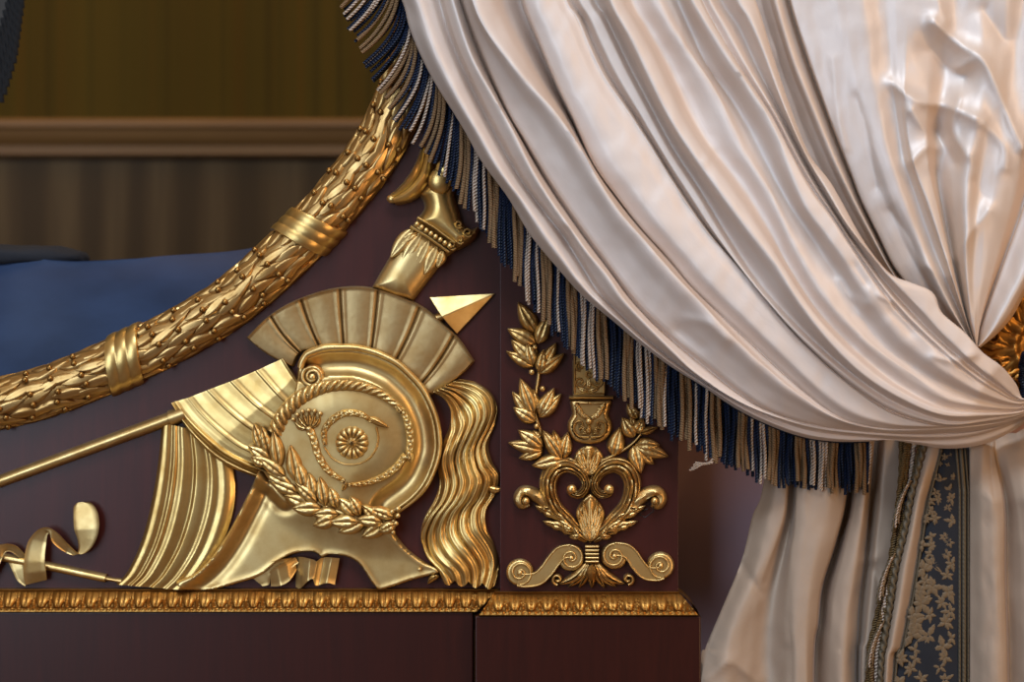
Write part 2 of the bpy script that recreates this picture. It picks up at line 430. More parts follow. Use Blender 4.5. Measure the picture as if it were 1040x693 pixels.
# carved leaf mouldings
def leafmod(xx, t, period):
    """xx along (mm), t across 0..1 -> carved leaf height 0..1"""
    ph = (xx / period) % 1.; f = np.abs(ph - .5) * 2           # 0 at leaf centre
    edge = .25 + .65 * (1 - (t - .1) ** 2)                       # leaf half width
    leafh = np.sqrt(np.clip(1 - (f / edge) ** 2, 0, 1))
    rib = 1 - .45 * np.exp(-(f / .10) ** 2)
    tong = .75 * np.exp(-((f - 1) / .14) ** 2)
    return np.maximum(leafh * rib, tong)
def moulding(name, path, top, bot, d0, d1, period, lower=None):
    """path: list of (px, dir-offset) corner stations; profile from top (d0) to bottom (d1)"""
    m = M(); nt = 30
    t = np.linspace(0, 1, nt)
    for (x0, x1, xe0, xe1) in path:
        nx = int(abs(x1 - x0) / 1.15) + 2
        u = np.linspace(0, 1, nx)[:, None]
        # corner mitres: bottom edge may be wider than top edge
        X = (x0 + (xe0 - x0) * t[None]) * (1 - u) + (x1 + (xe1 - x1) * t[None]) * u
        prof = np.where(t < .10, d0 + 3, 0) + np.where((t >= .10) & (t < .80), d0 + 2 + (d1 - d0 - 4) * np.sin(np.clip((t - .10) / .70, 0, 1) * PI / 2) ** .9, 0) + np.where(t >= .80, d1, 0)
        prof = prof[None] + np.where((t > .13) & (t < .78), 3.2 * leafmod(X, np.clip((t[None] - .13) / .65, 0, 1), period) - 1.5, 0)
        prof = np.where((t > .80) & (t < .93), d1 - 1.5 + 1.5 * np.abs(np.sin(X * PI / 6.5)), prof)
        Y = top + (bot - top) * t[None] + 0 * X
        prof[:, 0] = 0; prof[:, -1] = 0
        m.grid(W(X, Y, prof, d1))
    return m.build(name, G_MOULD, BED, smooth=50)
moulding('leaf_moulding', [(-420, 507, -420, 483)], 599.5, 622.5, 3., 19., 16.6)
mo = moulding('leaf_moulding', [(503, 690, 486, 710)], 602.5, 626, 14., 33., 16.6)
# the return of the plinth moulding on the right side
m = M(); t = np.linspace(0, 1, 24)
pr = 690 + 20 * np.sin(t * PI / 2)
Pa = np.stack([W(pr, 602.5 + 23.5 * t, 14 + 19 * np.sin(t * PI / 2), 33.), W(pr, 602.5 + 23.5 * t, -50 + 0 * t, 33.)]); m.grid(Pa)
m.build('moulding_return', G_MOULD, BED)

# ---- laurel roll
RD = 0.; RR = 27.
RC = resample(roll_c, 900); RS = plen(roll_c)
RT = np.gradient(RC, axis=0); RT /= np.linalg.norm(RT, axis=1)[:, None]; RN = np.stack([-RT[:, 1], RT[:, 0]], -1)   # points down/right
def roll_pt(s, phi, r):
    """s along 0..1, phi angle (0 = facing the viewer, + towards the lower side), r radius mm"""
    i = np.clip(np.asarray(s) * 899, 0, 899)
    cx = np.interp(i, np.arange(900), RC[:, 0]); cy = np.interp(i, np.arange(900), RC[:, 1])
    nx = np.interp(i, np.arange(900), RN[:, 0]); ny = np.interp(i, np.arange(900), RN[:, 1])
    rs = r * np.sin(phi)
    return W(cx + nx * rs, cy + ny * rs, RD + r * np.cos(phi), RD)
def s_at(px): return float(np.argmin(np.abs(RC[:, 0] - px))) / 899
ROLL = None
m = M(); ss = np.linspace(0, 1, 260)[:, None]; ph = np.linspace(0, 2*PI, 41)[None, :-1]
m.grid(roll_pt(ss + 0*ph, ph + 0*ss, RR - 3.2 + 0*ss + 0*ph), cv=True)
# leaves laid over the roll in staggered rings
def roll_leaf(m, s0, phi0, Lmm, wmm, ang):
    t = np.linspace(0, 1, 8)[:, None]; q = np.linspace(-1, 1, 7)[None]
    hw = wmm / 2 * np.sin(PI * t ** .8) ** .8 + .2
    al = Lmm * t * math.cos(ang) - hw * q * math.sin(ang); ac = Lmm * t * math.sin(ang) + hw * q * math.cos(ang)
    h = RR - 2.6 + 2.3 * (1 - np.abs(q) ** 2) ** .7 * (1 - .4 * np.exp(-(q / .2) ** 2)) * np.sin(PI * (.12 + .88 * t) ** .8) + 1.7 * t
    h = np.where(np.abs(q) > .99, RR - 4., h)
    m.grid(roll_pt(s0 + al / RS, phi0 + ac / RR, h))
ring = 15.5; k = 0; s_ = 0.
while s_ < RS:
    for j in range(10):
        p0 = (j + .5 * (k % 2)) / 10 * 2 * PI + random.uniform(-.08, .08)
        if -1.9 < ((p0 + PI) % (2 * PI)) - PI < 1.9:
            roll_leaf(m, (s_ + random.uniform(-2, 2)) / RS, p0, 36 + random.uniform(-3, 3), 14.5, random.choice([-.16, .16]) + random.uniform(-.08, .08))
    s_ += ring; k += 1
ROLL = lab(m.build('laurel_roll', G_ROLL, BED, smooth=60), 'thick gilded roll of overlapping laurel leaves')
# twisted ribbon bands
def roll_band(px, wid, slant):
    m = M(); s0 = s_at(px); u = np.linspace(-.5, .5, 40)[:, None]; ph = np.linspace(-2.6, 2.6, 61)[None]
    h = RR + 2.4 + .9 * np.abs(np.sin((u + .5) * PI * 3.0)) - 2.5 * (np.abs(u) > .487)
    s = s0 + (u * wid + slant * np.sin(ph * .62)) / RS
    m.grid(roll_pt(s, ph + 0*u, h + 0*ph)); return m.build('ribbon_band', G_BRIGHT, ROLL, smooth=40)
roll_band(129, 36, -13); roll_band(313, 33, 12); roll_band(-110, 34, -12)
# berries
bm0 = M(); bm0.sphere((0, 0, 0), .0033, 12); b0 = None
k = 0; sp = 36.; s_ = 12.
while s_ < RS:
    for j in range(5):
        p0 = -1.05 + j * .48 + (.24 if k % 2 else 0) + random.uniform(-.1, .1)
        px_ = np.interp(s_ / RS * 899, np.arange(900), RC[:, 0])
        if px_ < -25 or px_ > 425 or abs(px_ - 129) < 20 or abs(px_ - 313) < 18: continue
        c = roll_pt(s_ / RS + random.uniform(-3, 3) / RS, p0, RR + .3)
        if b0 is None: o = b0 = bm0.build('berry', G_BERRY, ROLL)
        else: o = b0.copy(); o.parent = ROLL; col.objects.link(o)
        o.location = c
    s_ += sp / 2 * 1.55; k += 1

# ---- lance, hilt and drapery behind the helmet
LANCE = None; m = M()
sweep(m, [(-420, 645), (-200, 563), (0, 489), (100, 452), (180, 422.5)], [11, 11, 11.5, 13, 14], [11, 11, 11, 12, 13], 0, n=120, ns=11, smooth=False)
sweep(m, [(172, 425.5), (187, 420)], 17, 15, 0, ns=11, smooth=False); sweep(m, [(430, 330), (455, 319)], 11, 9, 0, smooth=False)
LANCE = lab(m.build('lance', G_HELM, BED), 'long gilded lance shaft')
m = M()
# spearhead: two facets meeting on a ridge
tip, n1, n2, nc = (503, 298), (436, 302), (464, 339.5), (449, 322)
V = [W(*tip, 4, 8), W(*n1, 9, 8), W(*nc, 15, 8), W(*n2, 5, 8), W(*tip, 0, 8), W(*n1, 0, 8), W(*nc, 0, 8), W(*n2, 0, 8), W(445, 314, 11, 8)]
m.add(V, [(0, 2, 1), (0, 3, 2), (0, 1, 5, 4), (0, 4, 7, 3), (1, 2, 6, 5), (2, 3, 7, 6)])
m.build('spearhead', G_HELM, LANCE, smooth=20, bevel=.0008)

# sword hilt
HILT = None; m = M()
out = [(377, 292), (385, 278), (395, 261), (407, 243), (418, 229), (425, 222), (451, 245), (466, 252), (452, 262), (441, 277), (430, 291), (419, 306), (400, 303)]
axis = [(398, 298), (424, 262), (440, 238)]
relief(m, out, lambda X, Y, d: 3 + 14 * (1 - (1 - np.clip(d / 20, 0, 1)) ** 2) ** .5, 1.6)
HILT = lab(m.build('sword_hilt', G_HELM, BED), 'gilded curved sword hilt')
m = M()                       # feathered leaf tips below the collar
for b, t_, w in [((420, 232), (396, 262), 13), ((428, 238), (407, 268), 13), ((436, 244), (420, 276), 13), ((444, 250), (431, 279), 13), ((450, 254), (444, 272), 10), ((424, 236), (401, 250), 10)]:
    leaf(m, b, t_, w * 1.3, 3.2, 14.5, fold=.3)
m.build('leaf_scales', G_HELM, HILT)
m = M()                       # neck
relief(m, cr([(422, 226), (430, 212), (429, 203), (425, 197), (430, 186), (437, 176), (447, 168), (458, 172), (463, 186), (462, 200), (466, 214), (470, 226), (478, 232), (486, 230), (484, 240), (476, 248), (462, 254), (452, 246), (437, 236)], 6, True), lambda X, Y, d: 3 + 20 * (1 - (1 - np.clip(d / 18, 0, 1)) ** 2) ** .5, 1.5)
m.sphere(W(447, 184, 20), .0125, 20, (1, .7, 1.1)); m.sphere(W(452, 172, 22), .010, 16, (1, .7, 1))
m.build('hilt_neck', G_BRIGHT, HILT)
m = M()                       # beaded collar
sweep(m, [(417, 230), (434, 240), (456, 256)], 3.6, 6, 16, n=24, smooth=False); sweep(m, [(424, 221), (441, 231), (462, 247)], 3.6, 6, 16, n=24, smooth=False)
for i in range(8):
    f = (i + .5) / 8; m.sphere(W(421 + 38 * f, 226 + 25.5 * f, 21), .0028, 10)
m.build('beaded_collar', G_HELM, HILT)
m = M()                       # scrolled guard on the right
for c, r in [((459, 249), 5.), ((467, 243), 5.), ((475, 236), 5.), ((464, 236), 4.), ((466, 228), 4.)]:
    sweep(m, spiral(c, r, 1., 40, 1.3, 30), 3, 4, 17, ns=7, n=40, smooth=False)
m.build('guard_scroll', G_HELM, HILT)
m = M()                       # curling quillon
q = [(434, 150), (432, 166), (427, 180), (418, 191), (408, 198), (399, 202)]
sweep(m, q, [14, 20, 24, 24, 20, 13], [17, 20, 21, 19, 16, 12], 5, n=70, ns=15, mod=lambda t, s, G, L: G * (1 - .38 * np.exp(-((s - .25) / .22) ** 2) * (t > .0)))
m.sphere(W(398.5, 202, 9), .0055, 14, (1.1, .8, .85))
m.build('quillon', G_BRIGHT, HILT)

# draped banner: each piece is a fan of fold lines
def cloth_relief(guides, hs, nv=70, sub=10, base=0., kd=8.):
    G = np.stack([resample(cr(g, 8), nv) for g in guides])            # (ng, nv, 2)
    Hh = np.stack([np.interp(np.linspace(0, 1, nv), np.linspace(0, 1, len(np.atleast_1d(h))), np.atleast_1d(h)) for h in hs])
    ng = len(guides); u = np.linspace(0, ng - 1 - 1e-6, (ng - 1) * sub + 1)
    i = u.astype(int); f = (u - i)[:, None, None]
    XY = G[i] * (1 - f) + G[np.minimum(i+1, ng-1)] * f; D = pchip(Hh)(u)
    X, Y = XY[..., 0], XY[..., 1]
    X = np.vstack([X[:1], X, X[-1:]]); Y = np.vstack([Y[:1], Y, Y[-1:]]); D = np.vstack([0*D[:1] + base, D, 0*D[-1:] + base])
    X = np.hstack([X[:, :1], X, X[:, -1:]]); Y = np.hstack([Y[:, :1], Y, Y[:, -1:]]); D = np.hstack([0*D[:, :1] + base, D, 0*D[:, -1:] + base])
    return W(X, Y, D, kd)
def lerp(a, b, f): return [tuple(np.array(p) * (1 - f) + np.array(q) * f) for p, q in zip(a, b)]
m = M()
a = [(164, 429), (160, 470), (153, 512), (143, 550), (129, 581), (117, 594)]
b = [(226, 444), (237, 480), (237, 516), (224, 556), (205, 585), (190, 600)]
fr = [0, .05, .10, .17, .22, .27, .34, .40, .47, .52, .58, .66, .72, .80, .87, .93, 1.]
hh = [4, 8, 8.6, 7.4, 9.2, 8, 9.4, 8.4, 7.2, 9.6, 9.2, 8.2, 9.6, 8.4, 9.2, 8, 5]
m.grid(cloth_relief([lerp(a, b, f) for f in fr], [(h, h, h * .9) for h in hh], 80, 8))
BAN = m.build('banner', G_BRIGHT, BED, smooth=60); lab(BAN, 'gilded draped banner over the lance')
m = M()
g0 = [(173, 410), (183, 426), (197, 444), (218, 464), (240, 477), (266, 487)]
g1 = [(178, 408), (190, 424), (206, 440), (228, 458), (250, 470), (272, 479)]
g2 = [(192, 404), (205, 420), (222, 436), (243, 452), (262, 461), (278, 466)]
g3 = [(212, 396), (225, 409), (241, 423), (260, 437), (275, 445), (288, 450)]
g4 = [(236, 387), (247, 398), (260, 410), (276, 422), (288, 430), (298, 434)]
g5 = [(262, 376), (271, 386), (281, 397), (291, 407), (300, 414), (308, 418)]
g6 = [(288, 364), (293, 372), (299, 381), (304, 388), (309, 394), (314, 398)]
GG = []; HH = []
seq = [g0, g1, g2, g3, g4, g5, g6]
GG.append(g0); HH.append((7, 12, 12)); GG.append(lerp(g0, g1, .30)); HH.append((10, 17, 17)); GG.append(lerp(g0, g1, .62)); HH.append((9, 12, 12)); GG.append(g1); HH.append((11, 18, 18))
for A, B in zip(seq[1:-1], seq[2:]):
    GG.append(lerp(A, B, .22)); HH.append((9.6, 14.2, 14)); GG.append(lerp(A, B, .6)); HH.append((10.2, 14.8, 14.8)); GG.append(lerp(A, B, .88)); HH.append((10, 14.6, 14.4)); GG.append(lerp(A, B, .97)); HH.append((10.8, 16.0, 15.8))
GG.append(g6); HH.append((6, 8, 10))
m.grid(cloth_relief(GG, HH, 80, 7)); m.build('banner_drape', G_BRIGHT, BAN, smooth=60)

# ribbon pieces: ruled strips between two edges
def ribbon(m, A, B, dA, dB, n=60, thick=1.6, kd=8.):
    A = resample(cr(A, 8), n); B = resample(cr(B, 8), n); t = np.linspace(0, 1, n)
    da = np.interp(t, np.linspace(0, 1, len(dA)), dA); db = np.interp(t, np.linspace(0, 1, len(dB)), dB)
    s = np.linspace(0, 1, 9)[None]
    X = A[:, :1] * (1 - s) + B[:, :1] * s; Y = A[:, 1:] * (1 - s) + B[:, 1:] * s
    D = da[:, None] * (1 - s) + db[:, None] * s + .8 * (np.abs(s - .5) > .4)
    F1 = W(X, Y, D, kd); F2 = W(X, Y, D - thick, kd)
    m.grid(np.concatenate([F1, F2[:, ::-1]], 1), cv=True)
m = M()
ribbon(m, [(27, 594), (25.5, 585), (26, 573), (27.5, 560), (31, 548), (40, 538), (50, 535), (60, 541), (72, 555), (82, 563), (92, 558), (99, 547), (102, 534), (100, 520), (93, 511), (84, 510)],
          [(48, 589), (48, 580), (47, 570), (47.5, 558), (49, 546), (51, 541), (53, 545), (56, 552), (66, 561), (76, 564), (80, 557), (79, 547), (76, 537), (75, 523), (75, 515), (78, 511)],
       [10, 15, 16, 15, 15, 17, 17, 14, 10, 9, 11, 13, 14, 13, 10, 8], [10, 14, 15, 14, 13, 14, 16, 12, 7, 8, 9, 10, 11, 10, 8, 7], 110)
ribbon(m, [(-30, 585), (-15, 575), (-4, 556), (8, 552), (18, 555), (26, 565)], [(-30, 600), (-12, 592), (0, 575), (6, 561), (14, 562), (24, 573)], [6, 12, 16, 16, 12, 6], [5, 10, 14, 13, 9, 5], 50)
ribbon(m, [(8, 572), (12, 580), (17, 590), (25, 596)], [(24, 568), (25, 576), (26, 585), (28, 590)], [4, 5, 5, 6], [5, 7, 7, 8], 24)
RIB = lab(m.build('tied_ribbon', G_HELM, BED), 'curling gilded ribbon wound on a short staff')
m = M(); sweep(m, [(-60, 552), (5, 567), (55, 577), (107, 588)], 9, 9, 0, n=60, ns=11, smooth=False); sweep(m, [(105, 587.5), (114, 589), (124, 591)], [5, 4, 6], 6, 0, n=12, smooth=False)
m.build('staff', G_HELM, RIB)
m = M()
ribbon(m, [(256, 588), (260, 580), (272, 572), (286, 568), (300, 566)], [(266, 596), (273, 594), (276, 584), (290, 580), (303, 572)], [3, 5, 9, 12, 8], [3, 6, 8, 10, 6], 40)
ribbon(m, [(274, 581), (280, 576), (290, 571), (300, 566)], [(275, 596), (284, 595), (294, 590), (301, 580)], [9, 13, 12, 8], [6, 12, 11, 5], 30)
ribbon(m, [(300, 566), (308, 566), (318, 568), (322, 570), (326, 567), (334, 566), (345, 567)], [(300, 597), (305, 598), (313, 590), (318, 588), (321, 595), (332, 592), (340, 594)], [4, 9, 13, 11, 7, 12, 10], [3, 8, 12, 10, 6, 11, 8], 60)
m.build('folded_ribbon', G_HELM, BED)

# ---- the helmet
rimc = cr([(404, 521), (421, 508), (433, 494), (442, 475), (446.5, 455), (444.5, 431), (438, 411), (428, 393), (414, 378), (402, 368), (382, 358.5), (362, 353.5), (345, 353), (328, 354), (311, 360)], 8)
outl = np.vstack([rimc, cr([(311, 360), (303, 370), (300, 384), (298, 397), (289, 411), (281, 426), (276, 440), (268, 460), (260, 482), (252, 500), (242, 520), (229, 544), (212, 568), (196, 583), (182, 588), (177.5, 592), (184, 599.5), (197, 601.5), (212, 601), (226, 598), (240, 594), (264, 586), (283, 572), (298, 564), (312, 562), (320, 563), (326, 568), (332, 565.5), (338, 565), (352, 567), (364, 574), (375, 590), (380, 597), (386, 600.5), (400, 597), (417, 591), (436, 586), (447, 582.5), (444, 577), (430, 571), (415, 560), (405, 549), (400, 540), (401, 530)], 6)])
ridge_l = cr([(262, 484), (256, 500), (246, 520), (233, 545), (217, 568), (200, 584), (184, 594)], 6)
fold_l = cr([(262, 484), (268, 489), (278, 496), (290, 508)], 5)
seam = cr([(250, 436), (262, 462), (285, 490), (320, 510), (360, 522), (410, 526)], 6)
def seam_side(X, Y):
    ys = np.interp(X, seam[:, 0], seam[:, 1]); return Y - ys
def h_helm(X, Y, d):
    dr = dist_poly(X, Y, rimc); dl = dist_poly(X, Y, ridge_l); df = dist_poly(X, Y, fold_l)
    bev = np.sqrt(np.clip(1 - (1 - np.clip(d / 3.5, 0, 1)) ** 2, 0, 1))
    cove = 17 - 9.5 * np.sin(np.clip((dr - 5) / 24, 0, 1) * PI) ** .8 * (dr > 5) * (dr < 29)
    bowl = cove + 4.5 * sstep(24, 62, dr)
    cheek = 9.5 + 7.5 * np.exp(-(dl / 6.5) ** 2) + 4.5 * np.exp(-(df / 4.5) ** 2) - 2.2 * np.exp(-((df - 11) / 4) ** 2) + 2.2 * np.exp(-(d / 4.) ** 2)
    cheek = cheek + 7 * sstep(46, 4, np.abs(seam_side(X, Y))) - 3 * np.exp(-((dl - 14) / 6) ** 2)
    mk = sstep(-9, 9, seam_side(X, Y))
    return (bowl * (1 - mk) + cheek * mk) * (.12 + .88 * bev)
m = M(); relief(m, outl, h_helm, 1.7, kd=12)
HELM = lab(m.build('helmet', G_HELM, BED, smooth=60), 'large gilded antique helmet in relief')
# rim with its curling volute
m = M()
rim2 = np.vstack([rimc[::1], cr([(311.5, 360), (307, 367), (305, 374)], 8)])
sweep(m, rim2[::3], [3, 4.5, 5, 5, 5.5, 6, 6.5, 7.5, 9, 7], [5, 6, 6, 6, 6, 6, 6, 7, 7, 6], 14.5, n=190, ns=9)
relief(m, np.array([317, 383]) + 13.2 * np.stack([np.cos(np.linspace(0, 2*PI, 60)[:-1]), np.sin(np.linspace(0, 2*PI, 60)[:-1])], -1), lambda X, Y, d: 9 + 9 * np.sqrt(np.clip(1 - (1 - np.clip(d / 3.5, 0, 1)) ** 2, 0, 1)) - 1.8 * sstep(3, 6, d), 1.2)
sweep(m, spiral((317, 383), 10.5, 3.2, 230, -1.55, 70), [5.5, 5.5, 5, 4.5, 4], 4.5, 15.5, n=130, ns=9, smooth=False)
m.sphere(W(317, 383, 19), .0036, 14, (1, .7, 1)); m.build('rim', G_HELM, HELM)
# crest
ko = cr([(249.5, 343), (274, 319.5), (305, 302.5), (345, 291.5), (384, 293), (427, 310), (462, 339), (482, 367)], 20)
ki = cr([(297, 373), (305, 359), (325, 354), (349, 352.5), (377, 356.5), (401, 368), (426, 392), (437, 402)], 20)
nu = len(ko); nr_ = 34
uu = np.linspace(0, 7, nu)[:, None]; vv = np.linspace(0, 1, nr_)[None]
X = ki[:, :1] * (1 - vv) + ko[:, :1] * vv; Y = ki[:, 1:] * (1 - vv) + ko[:, 1:] * vv
bow = (6 * np.sin(PI * vv)) * (3.5 - uu) / 3.5                       # ribs curve gently
X = X - bow * .35; Y = Y + .4 * np.abs(bow)
ku = np.arange(1, 7); f = np.zeros_like(uu + 0*vv)
for q in ku:
    wv = (uu - q) * 42
    f += 2.0 * np.exp(-((wv - 3.2) / 1.5) ** 2) + 2.0 * np.exp(-((wv + 3.2) / 1.5) ** 2) - 1.6 * np.exp(-(wv / 1.3) ** 2)
fr_ = uu % 1
Hc = 8.5 + 2.2 * np.sin(PI * fr_) + f + 3 * vv + 1.5 * np.exp(-((vv - .965) / .02) ** 2) - .9 * np.exp(-((vv - .93) / .012) ** 2)
Hc += .10 * noise2(X * .25, Y * .25)
ee = np.minimum(np.minimum(vv, 1 - vv) * 60, np.minimum(uu, 7 - uu) * 40); Hc = Hc * (.3 + .7 * np.sqrt(np.clip(1 - (1 - np.clip(ee / 2.5, 0, 1)) ** 2, 0, 1)))
def closeg(A, b=None):
    A = np.vstack([A[:1], A, A[-1:]]); A = np.hstack([A[:, :1], A, A[:, -1:]])
    if b is not None: A[0] = b; A[-1] = b; A[:, 0] = b; A[:, -1] = b
    return A
m = M(); m.grid(W(closeg(X), closeg(Y), closeg(Hc, 0.), 10)); lab(m.build('crest', G_CREST, HELM, smooth=60), 'ribbed fan-shaped crest of the helmet')
# visor band carved as a rope
m = M()
rp = lambda N_, k: (lambda t, s, G, L: G * (.45 + .55 * np.abs(np.sin(PI * (t * N_ + k * s * .5))) ** .7))
sweep(m, [(279, 440), (288, 422), (304, 405), (325, 394.5), (346, 391), (368, 393), (390, 402), (410, 418)], [17, 17, 16, 14, 13, 12, 10, 6], [10, 10, 9, 8, 7.5, 7, 6, 4], 17.5, n=260, ns=13, mod=rp(21, 1.5))
m.build('rope_band', G_HELM, HELM)
# leafy scroll on the bowl
m = M()
lf = lambda N_: (lambda t, s, G, L: G * (.5 + .5 * np.abs(np.sin(PI * (t * N_ + .9 * np.abs(s))))))
sweep(m, [(409, 417), (415, 432), (417, 449), (414, 466)], [5, 8, 8, 6], 5.5, 20.5, n=70, mod=lf(6))
sweep(m, [(412, 462), (402, 475), (388, 485), (371, 491), (354, 493)], [7, 7.5, 7, 6, 4], 5.5, 20.5, n=80, mod=lf(7))
sweep(m, [(313, 433), (319, 448), (323, 462), (333, 478), (349, 489)], [9, 8.5, 8, 7, 5], 5.5, 20.5, n=80, mod=lf(7))
sweep(m, [(330, 452), (329, 438), (337, 427), (350, 420), (366, 421), (378, 428)], [5, 7, 8, 8, 7, 5], 5.5, 20.5, n=80, mod=lf(7))
for b, t_, w in [((374, 424), (394, 434.5), 8), ((415, 458), (417, 471), 8), ((352, 490), (347, 499), 6), ((408, 420), (402, 412), 6)]: leaf(m, b, t_, w, 4, 21.5)
sweep(m, [(382, 434), (384, 447), (379, 461), (368, 470), (352, 472), (338, 466), (329, 454)], [2.4, 2.4, 2.2, 2, 2, 2, 2], 2.6, 21, ns=7)
for i, a in enumerate(np.linspace(-1.25, .95, 6)):                    # palmette
    c = np.array([314, 436]); e = c + 19 * np.array([math.sin(a * .75 - .1), -math.cos(a * .75 - .1)])
    leaf(m, c, e, 6.5, 5, 20.5, bend=3 * np.sign(a) * abs(a)); m.sphere(W(*e, 24.5), .0024, 8)
m.build('leaf_scroll', G_HELM, HELM)
# rosette
m = M(); a = np.linspace(0, 2*PI, 169)[:-1][:, None]; r = np.linspace(0, 1, 26)[None]
pet = np.abs(np.cos(a * 7)) ** .5
Hr = 21 + (4.5 * np.sin(PI * np.clip((r - .3) / .7, 0, 1)) ** .7 * (.35 + .65 * pet)) * (r > .3) + 4 * np.sqrt(np.clip(1 - (r / .3) ** 2, 0, 1)) * (.8 + .2 * np.cos(a * 9)) + .8
Rr = 17.3 * r * (1 - .05 * (1 - pet) * (r > .8)); Hr = np.where(r > .99, 18., Hr)
m.grid(W(357.5 + Rr * np.cos(a), 450 + Rr * np.sin(a), Hr, 21), cu=True); m.build('rosette', G_HELM, HELM, smooth=70)
# laurel wreath across the helmet
m = M()
LV = [((268, 460), (258, 430), 12), ((274, 462), (266, 433), 12), ((284, 476), (278, 437), 14), ((276, 468), (252, 453), 13), ((272, 472), (255, 464), 12), ((290, 484), (262, 463), 13),
      ((297, 494), (268, 479), 13), ((302, 490), (295, 452), 15), ((310, 498), (302, 468), 13), ((306, 502), (273, 488), 13), ((318, 506), (314, 480), 13), ((322, 510), (300, 490), 12),
      ((316, 514), (289, 503), 14), ((330, 514), (325, 484), 13), ((326, 516), (297, 516), 15), ((342, 516), (335, 494), 12), ((344, 522), (316, 522), 13), ((340, 526), (318, 534), 14), ((362, 524), (344, 506), 13),
      ((366, 524), (356, 504), 12), ((364, 530), (334, 530), 14), ((372, 528), (343, 541), 15), ((384, 528), (368, 513), 12), ((388, 530), (362, 527), 13), ((392, 532), (367, 546), 15), ((400, 526), (374, 516), 12), ((402, 532), (384, 540), 12)]
for i, (b, t_, w) in enumerate(LV): leaf(m, b, t_, w * 1.25, 6.5, 19 + (i % 3) * 1.4, fold=.4, lift=2, kd=20)
sweep(m, [(262, 456), (285, 482), (318, 508), (355, 524), (400, 530)], 5, 4, 18, n=60)
for p in [(398, 520), (404, 524), (402, 532), (397, 536), (404, 517), (399, 541), (310, 516), (352, 528), (376, 524)]: m.sphere(W(*p, 23), .0028, 10)
lab(m.build('laurel_wreath', G_HELM, HELM, smooth=60), 'laurel branch laid across the helmet')
m = M(); m.sphere(W(426, 578.5, 13), .0022, 10); m.build('screw', G_HELM, HELM)

# horsehair plume
m = M()
Lf = cr([(438, 399), (449, 404), (457, 416), (456, 434), (449, 450), (444, 470), (446, 490), (441, 508), (431, 526), (427, 545), (433, 566), (444, 580), (448, 592)], 8)
Rt = cr([(466, 385), (484, 389), (499, 400), (505.5, 416), (503, 432), (496, 452), (500, 470), (508, 484), (503, 503), (494, 518), (494, 536), (502, 554), (507, 572), (504, 597)], 8)
nv = 150; A = resample(Lf, nv); B = resample(Rt, nv); nu = 110
u = np.linspace(0, 1, nu)[:, None]; t = np.linspace(0, 1, nv)[None]
X = A[None, :, 0] * (1 - u) + B[None, :, 0] * u; Y = A[None, :, 1] * (1 - u) + B[None, :, 1] * u
ue = u + .06 * np.sin(t * 9 + u * 4) + .03 * np.sin(t * 17 + u * 2)
Hp = 3 + 11 * np.sin(PI * u) ** .55 + 3.4 * (np.abs(np.sin(PI * ue * 6.5)) ** .8 - .4) + 1.0 * np.abs(np.sin(PI * ue * 15 + t * 3)) + 2.6 * np.sin(t * 21 + u * 5)
Y = Y + np.where(t > .9, (t - .9) * 60 * (np.abs(np.sin(PI * u * 4)) - .7), 0)
m.grid(W(closeg(X), closeg(Y), closeg(Hp, 0.), 9)); 
lab(m.build('horsehair_plume', G_BRIGHT, HELM, smooth=70), 'long wavy horsehair plume')
m = M(); leaf(m, (494, 495), (512, 497), 9, 5, 8, bend=2); m.build('plume_wisp', G_BRIGHT, HELM); m = M(); leaf(m, (446, 585), (434, 594), 8, 5, 6, bend=2); m.build('plume_wisp', G_BRIGHT, HELM)

# ---- the pilaster ornament
K0 = PD
def mir(p): return (1199 - p[0], p[1])
m = M()
sweep(m, [(598, 366), (598, 402)], 33, 7, K0, 'flat', n=10, smooth=False); sweep(m, [(599, 250), (599, 372)], 33, 6, K0, 'flat', n=10, smooth=False)
ORN = m.build('pilaster_ornament', G_ORN, BED, smooth=40); lab(ORN, 'gilded candelabrum ornament of scrolls and leaves')
m = M()
for c, r, a0, tr in [((589, 388), 6, 0, 1.4), ((607, 388), 6, 180, -1.4), ((589, 372), 5, 90, 1.4), ((607, 372), 5, 90, -1.4), ((598, 380), 4, 0, 1), ((590, 356), 6, 0, 1.4), ((606, 356), 6, 180, -1.4)]: sweep(m, spiral(c, r, 1, a0, tr, 30), 2.6, 3, K0 + 6, ns=7, n=40, smooth=False)
for b, t_ in [((598, 398), (586, 394)), ((598, 398), (610, 394)), ((598, 396), (598, 382))]: leaf(m, b, t_, 7, 3, K0 + 6)
sweep(m, [(583.5, 330), (583.5, 400), (613.5, 400), (613.5, 330)], 2.4, 3, K0 + 6, ns=7, n=80, smooth=False)
m.build('scroll_panel', G_ORN, ORN)
m = M()
sweep(m, [(578, 404), (622.5, 404)], 4.5, 11, K0, n=10, smooth=False)
relief(m, cr([(580.5, 406), (600, 406), (620, 406), (619.5, 414), (618, 421), (621, 429), (621.5, 437), (617, 445), (609, 450), (599, 451.5), (588, 450), (580.5, 445), (577, 437), (577, 429), (581, 421), (580, 414)], 5, True), lambda X, Y, d: K0 + 3 + 5.5 * np.sqrt(np.clip(1 - (1 - np.clip(d / 5, 0, 1)) ** 2, 0, 1)) - 2.2 * (d > 4.5), 1.3, K0)
CAPW = m.build('capital', G_ORN, ORN)
m = M()
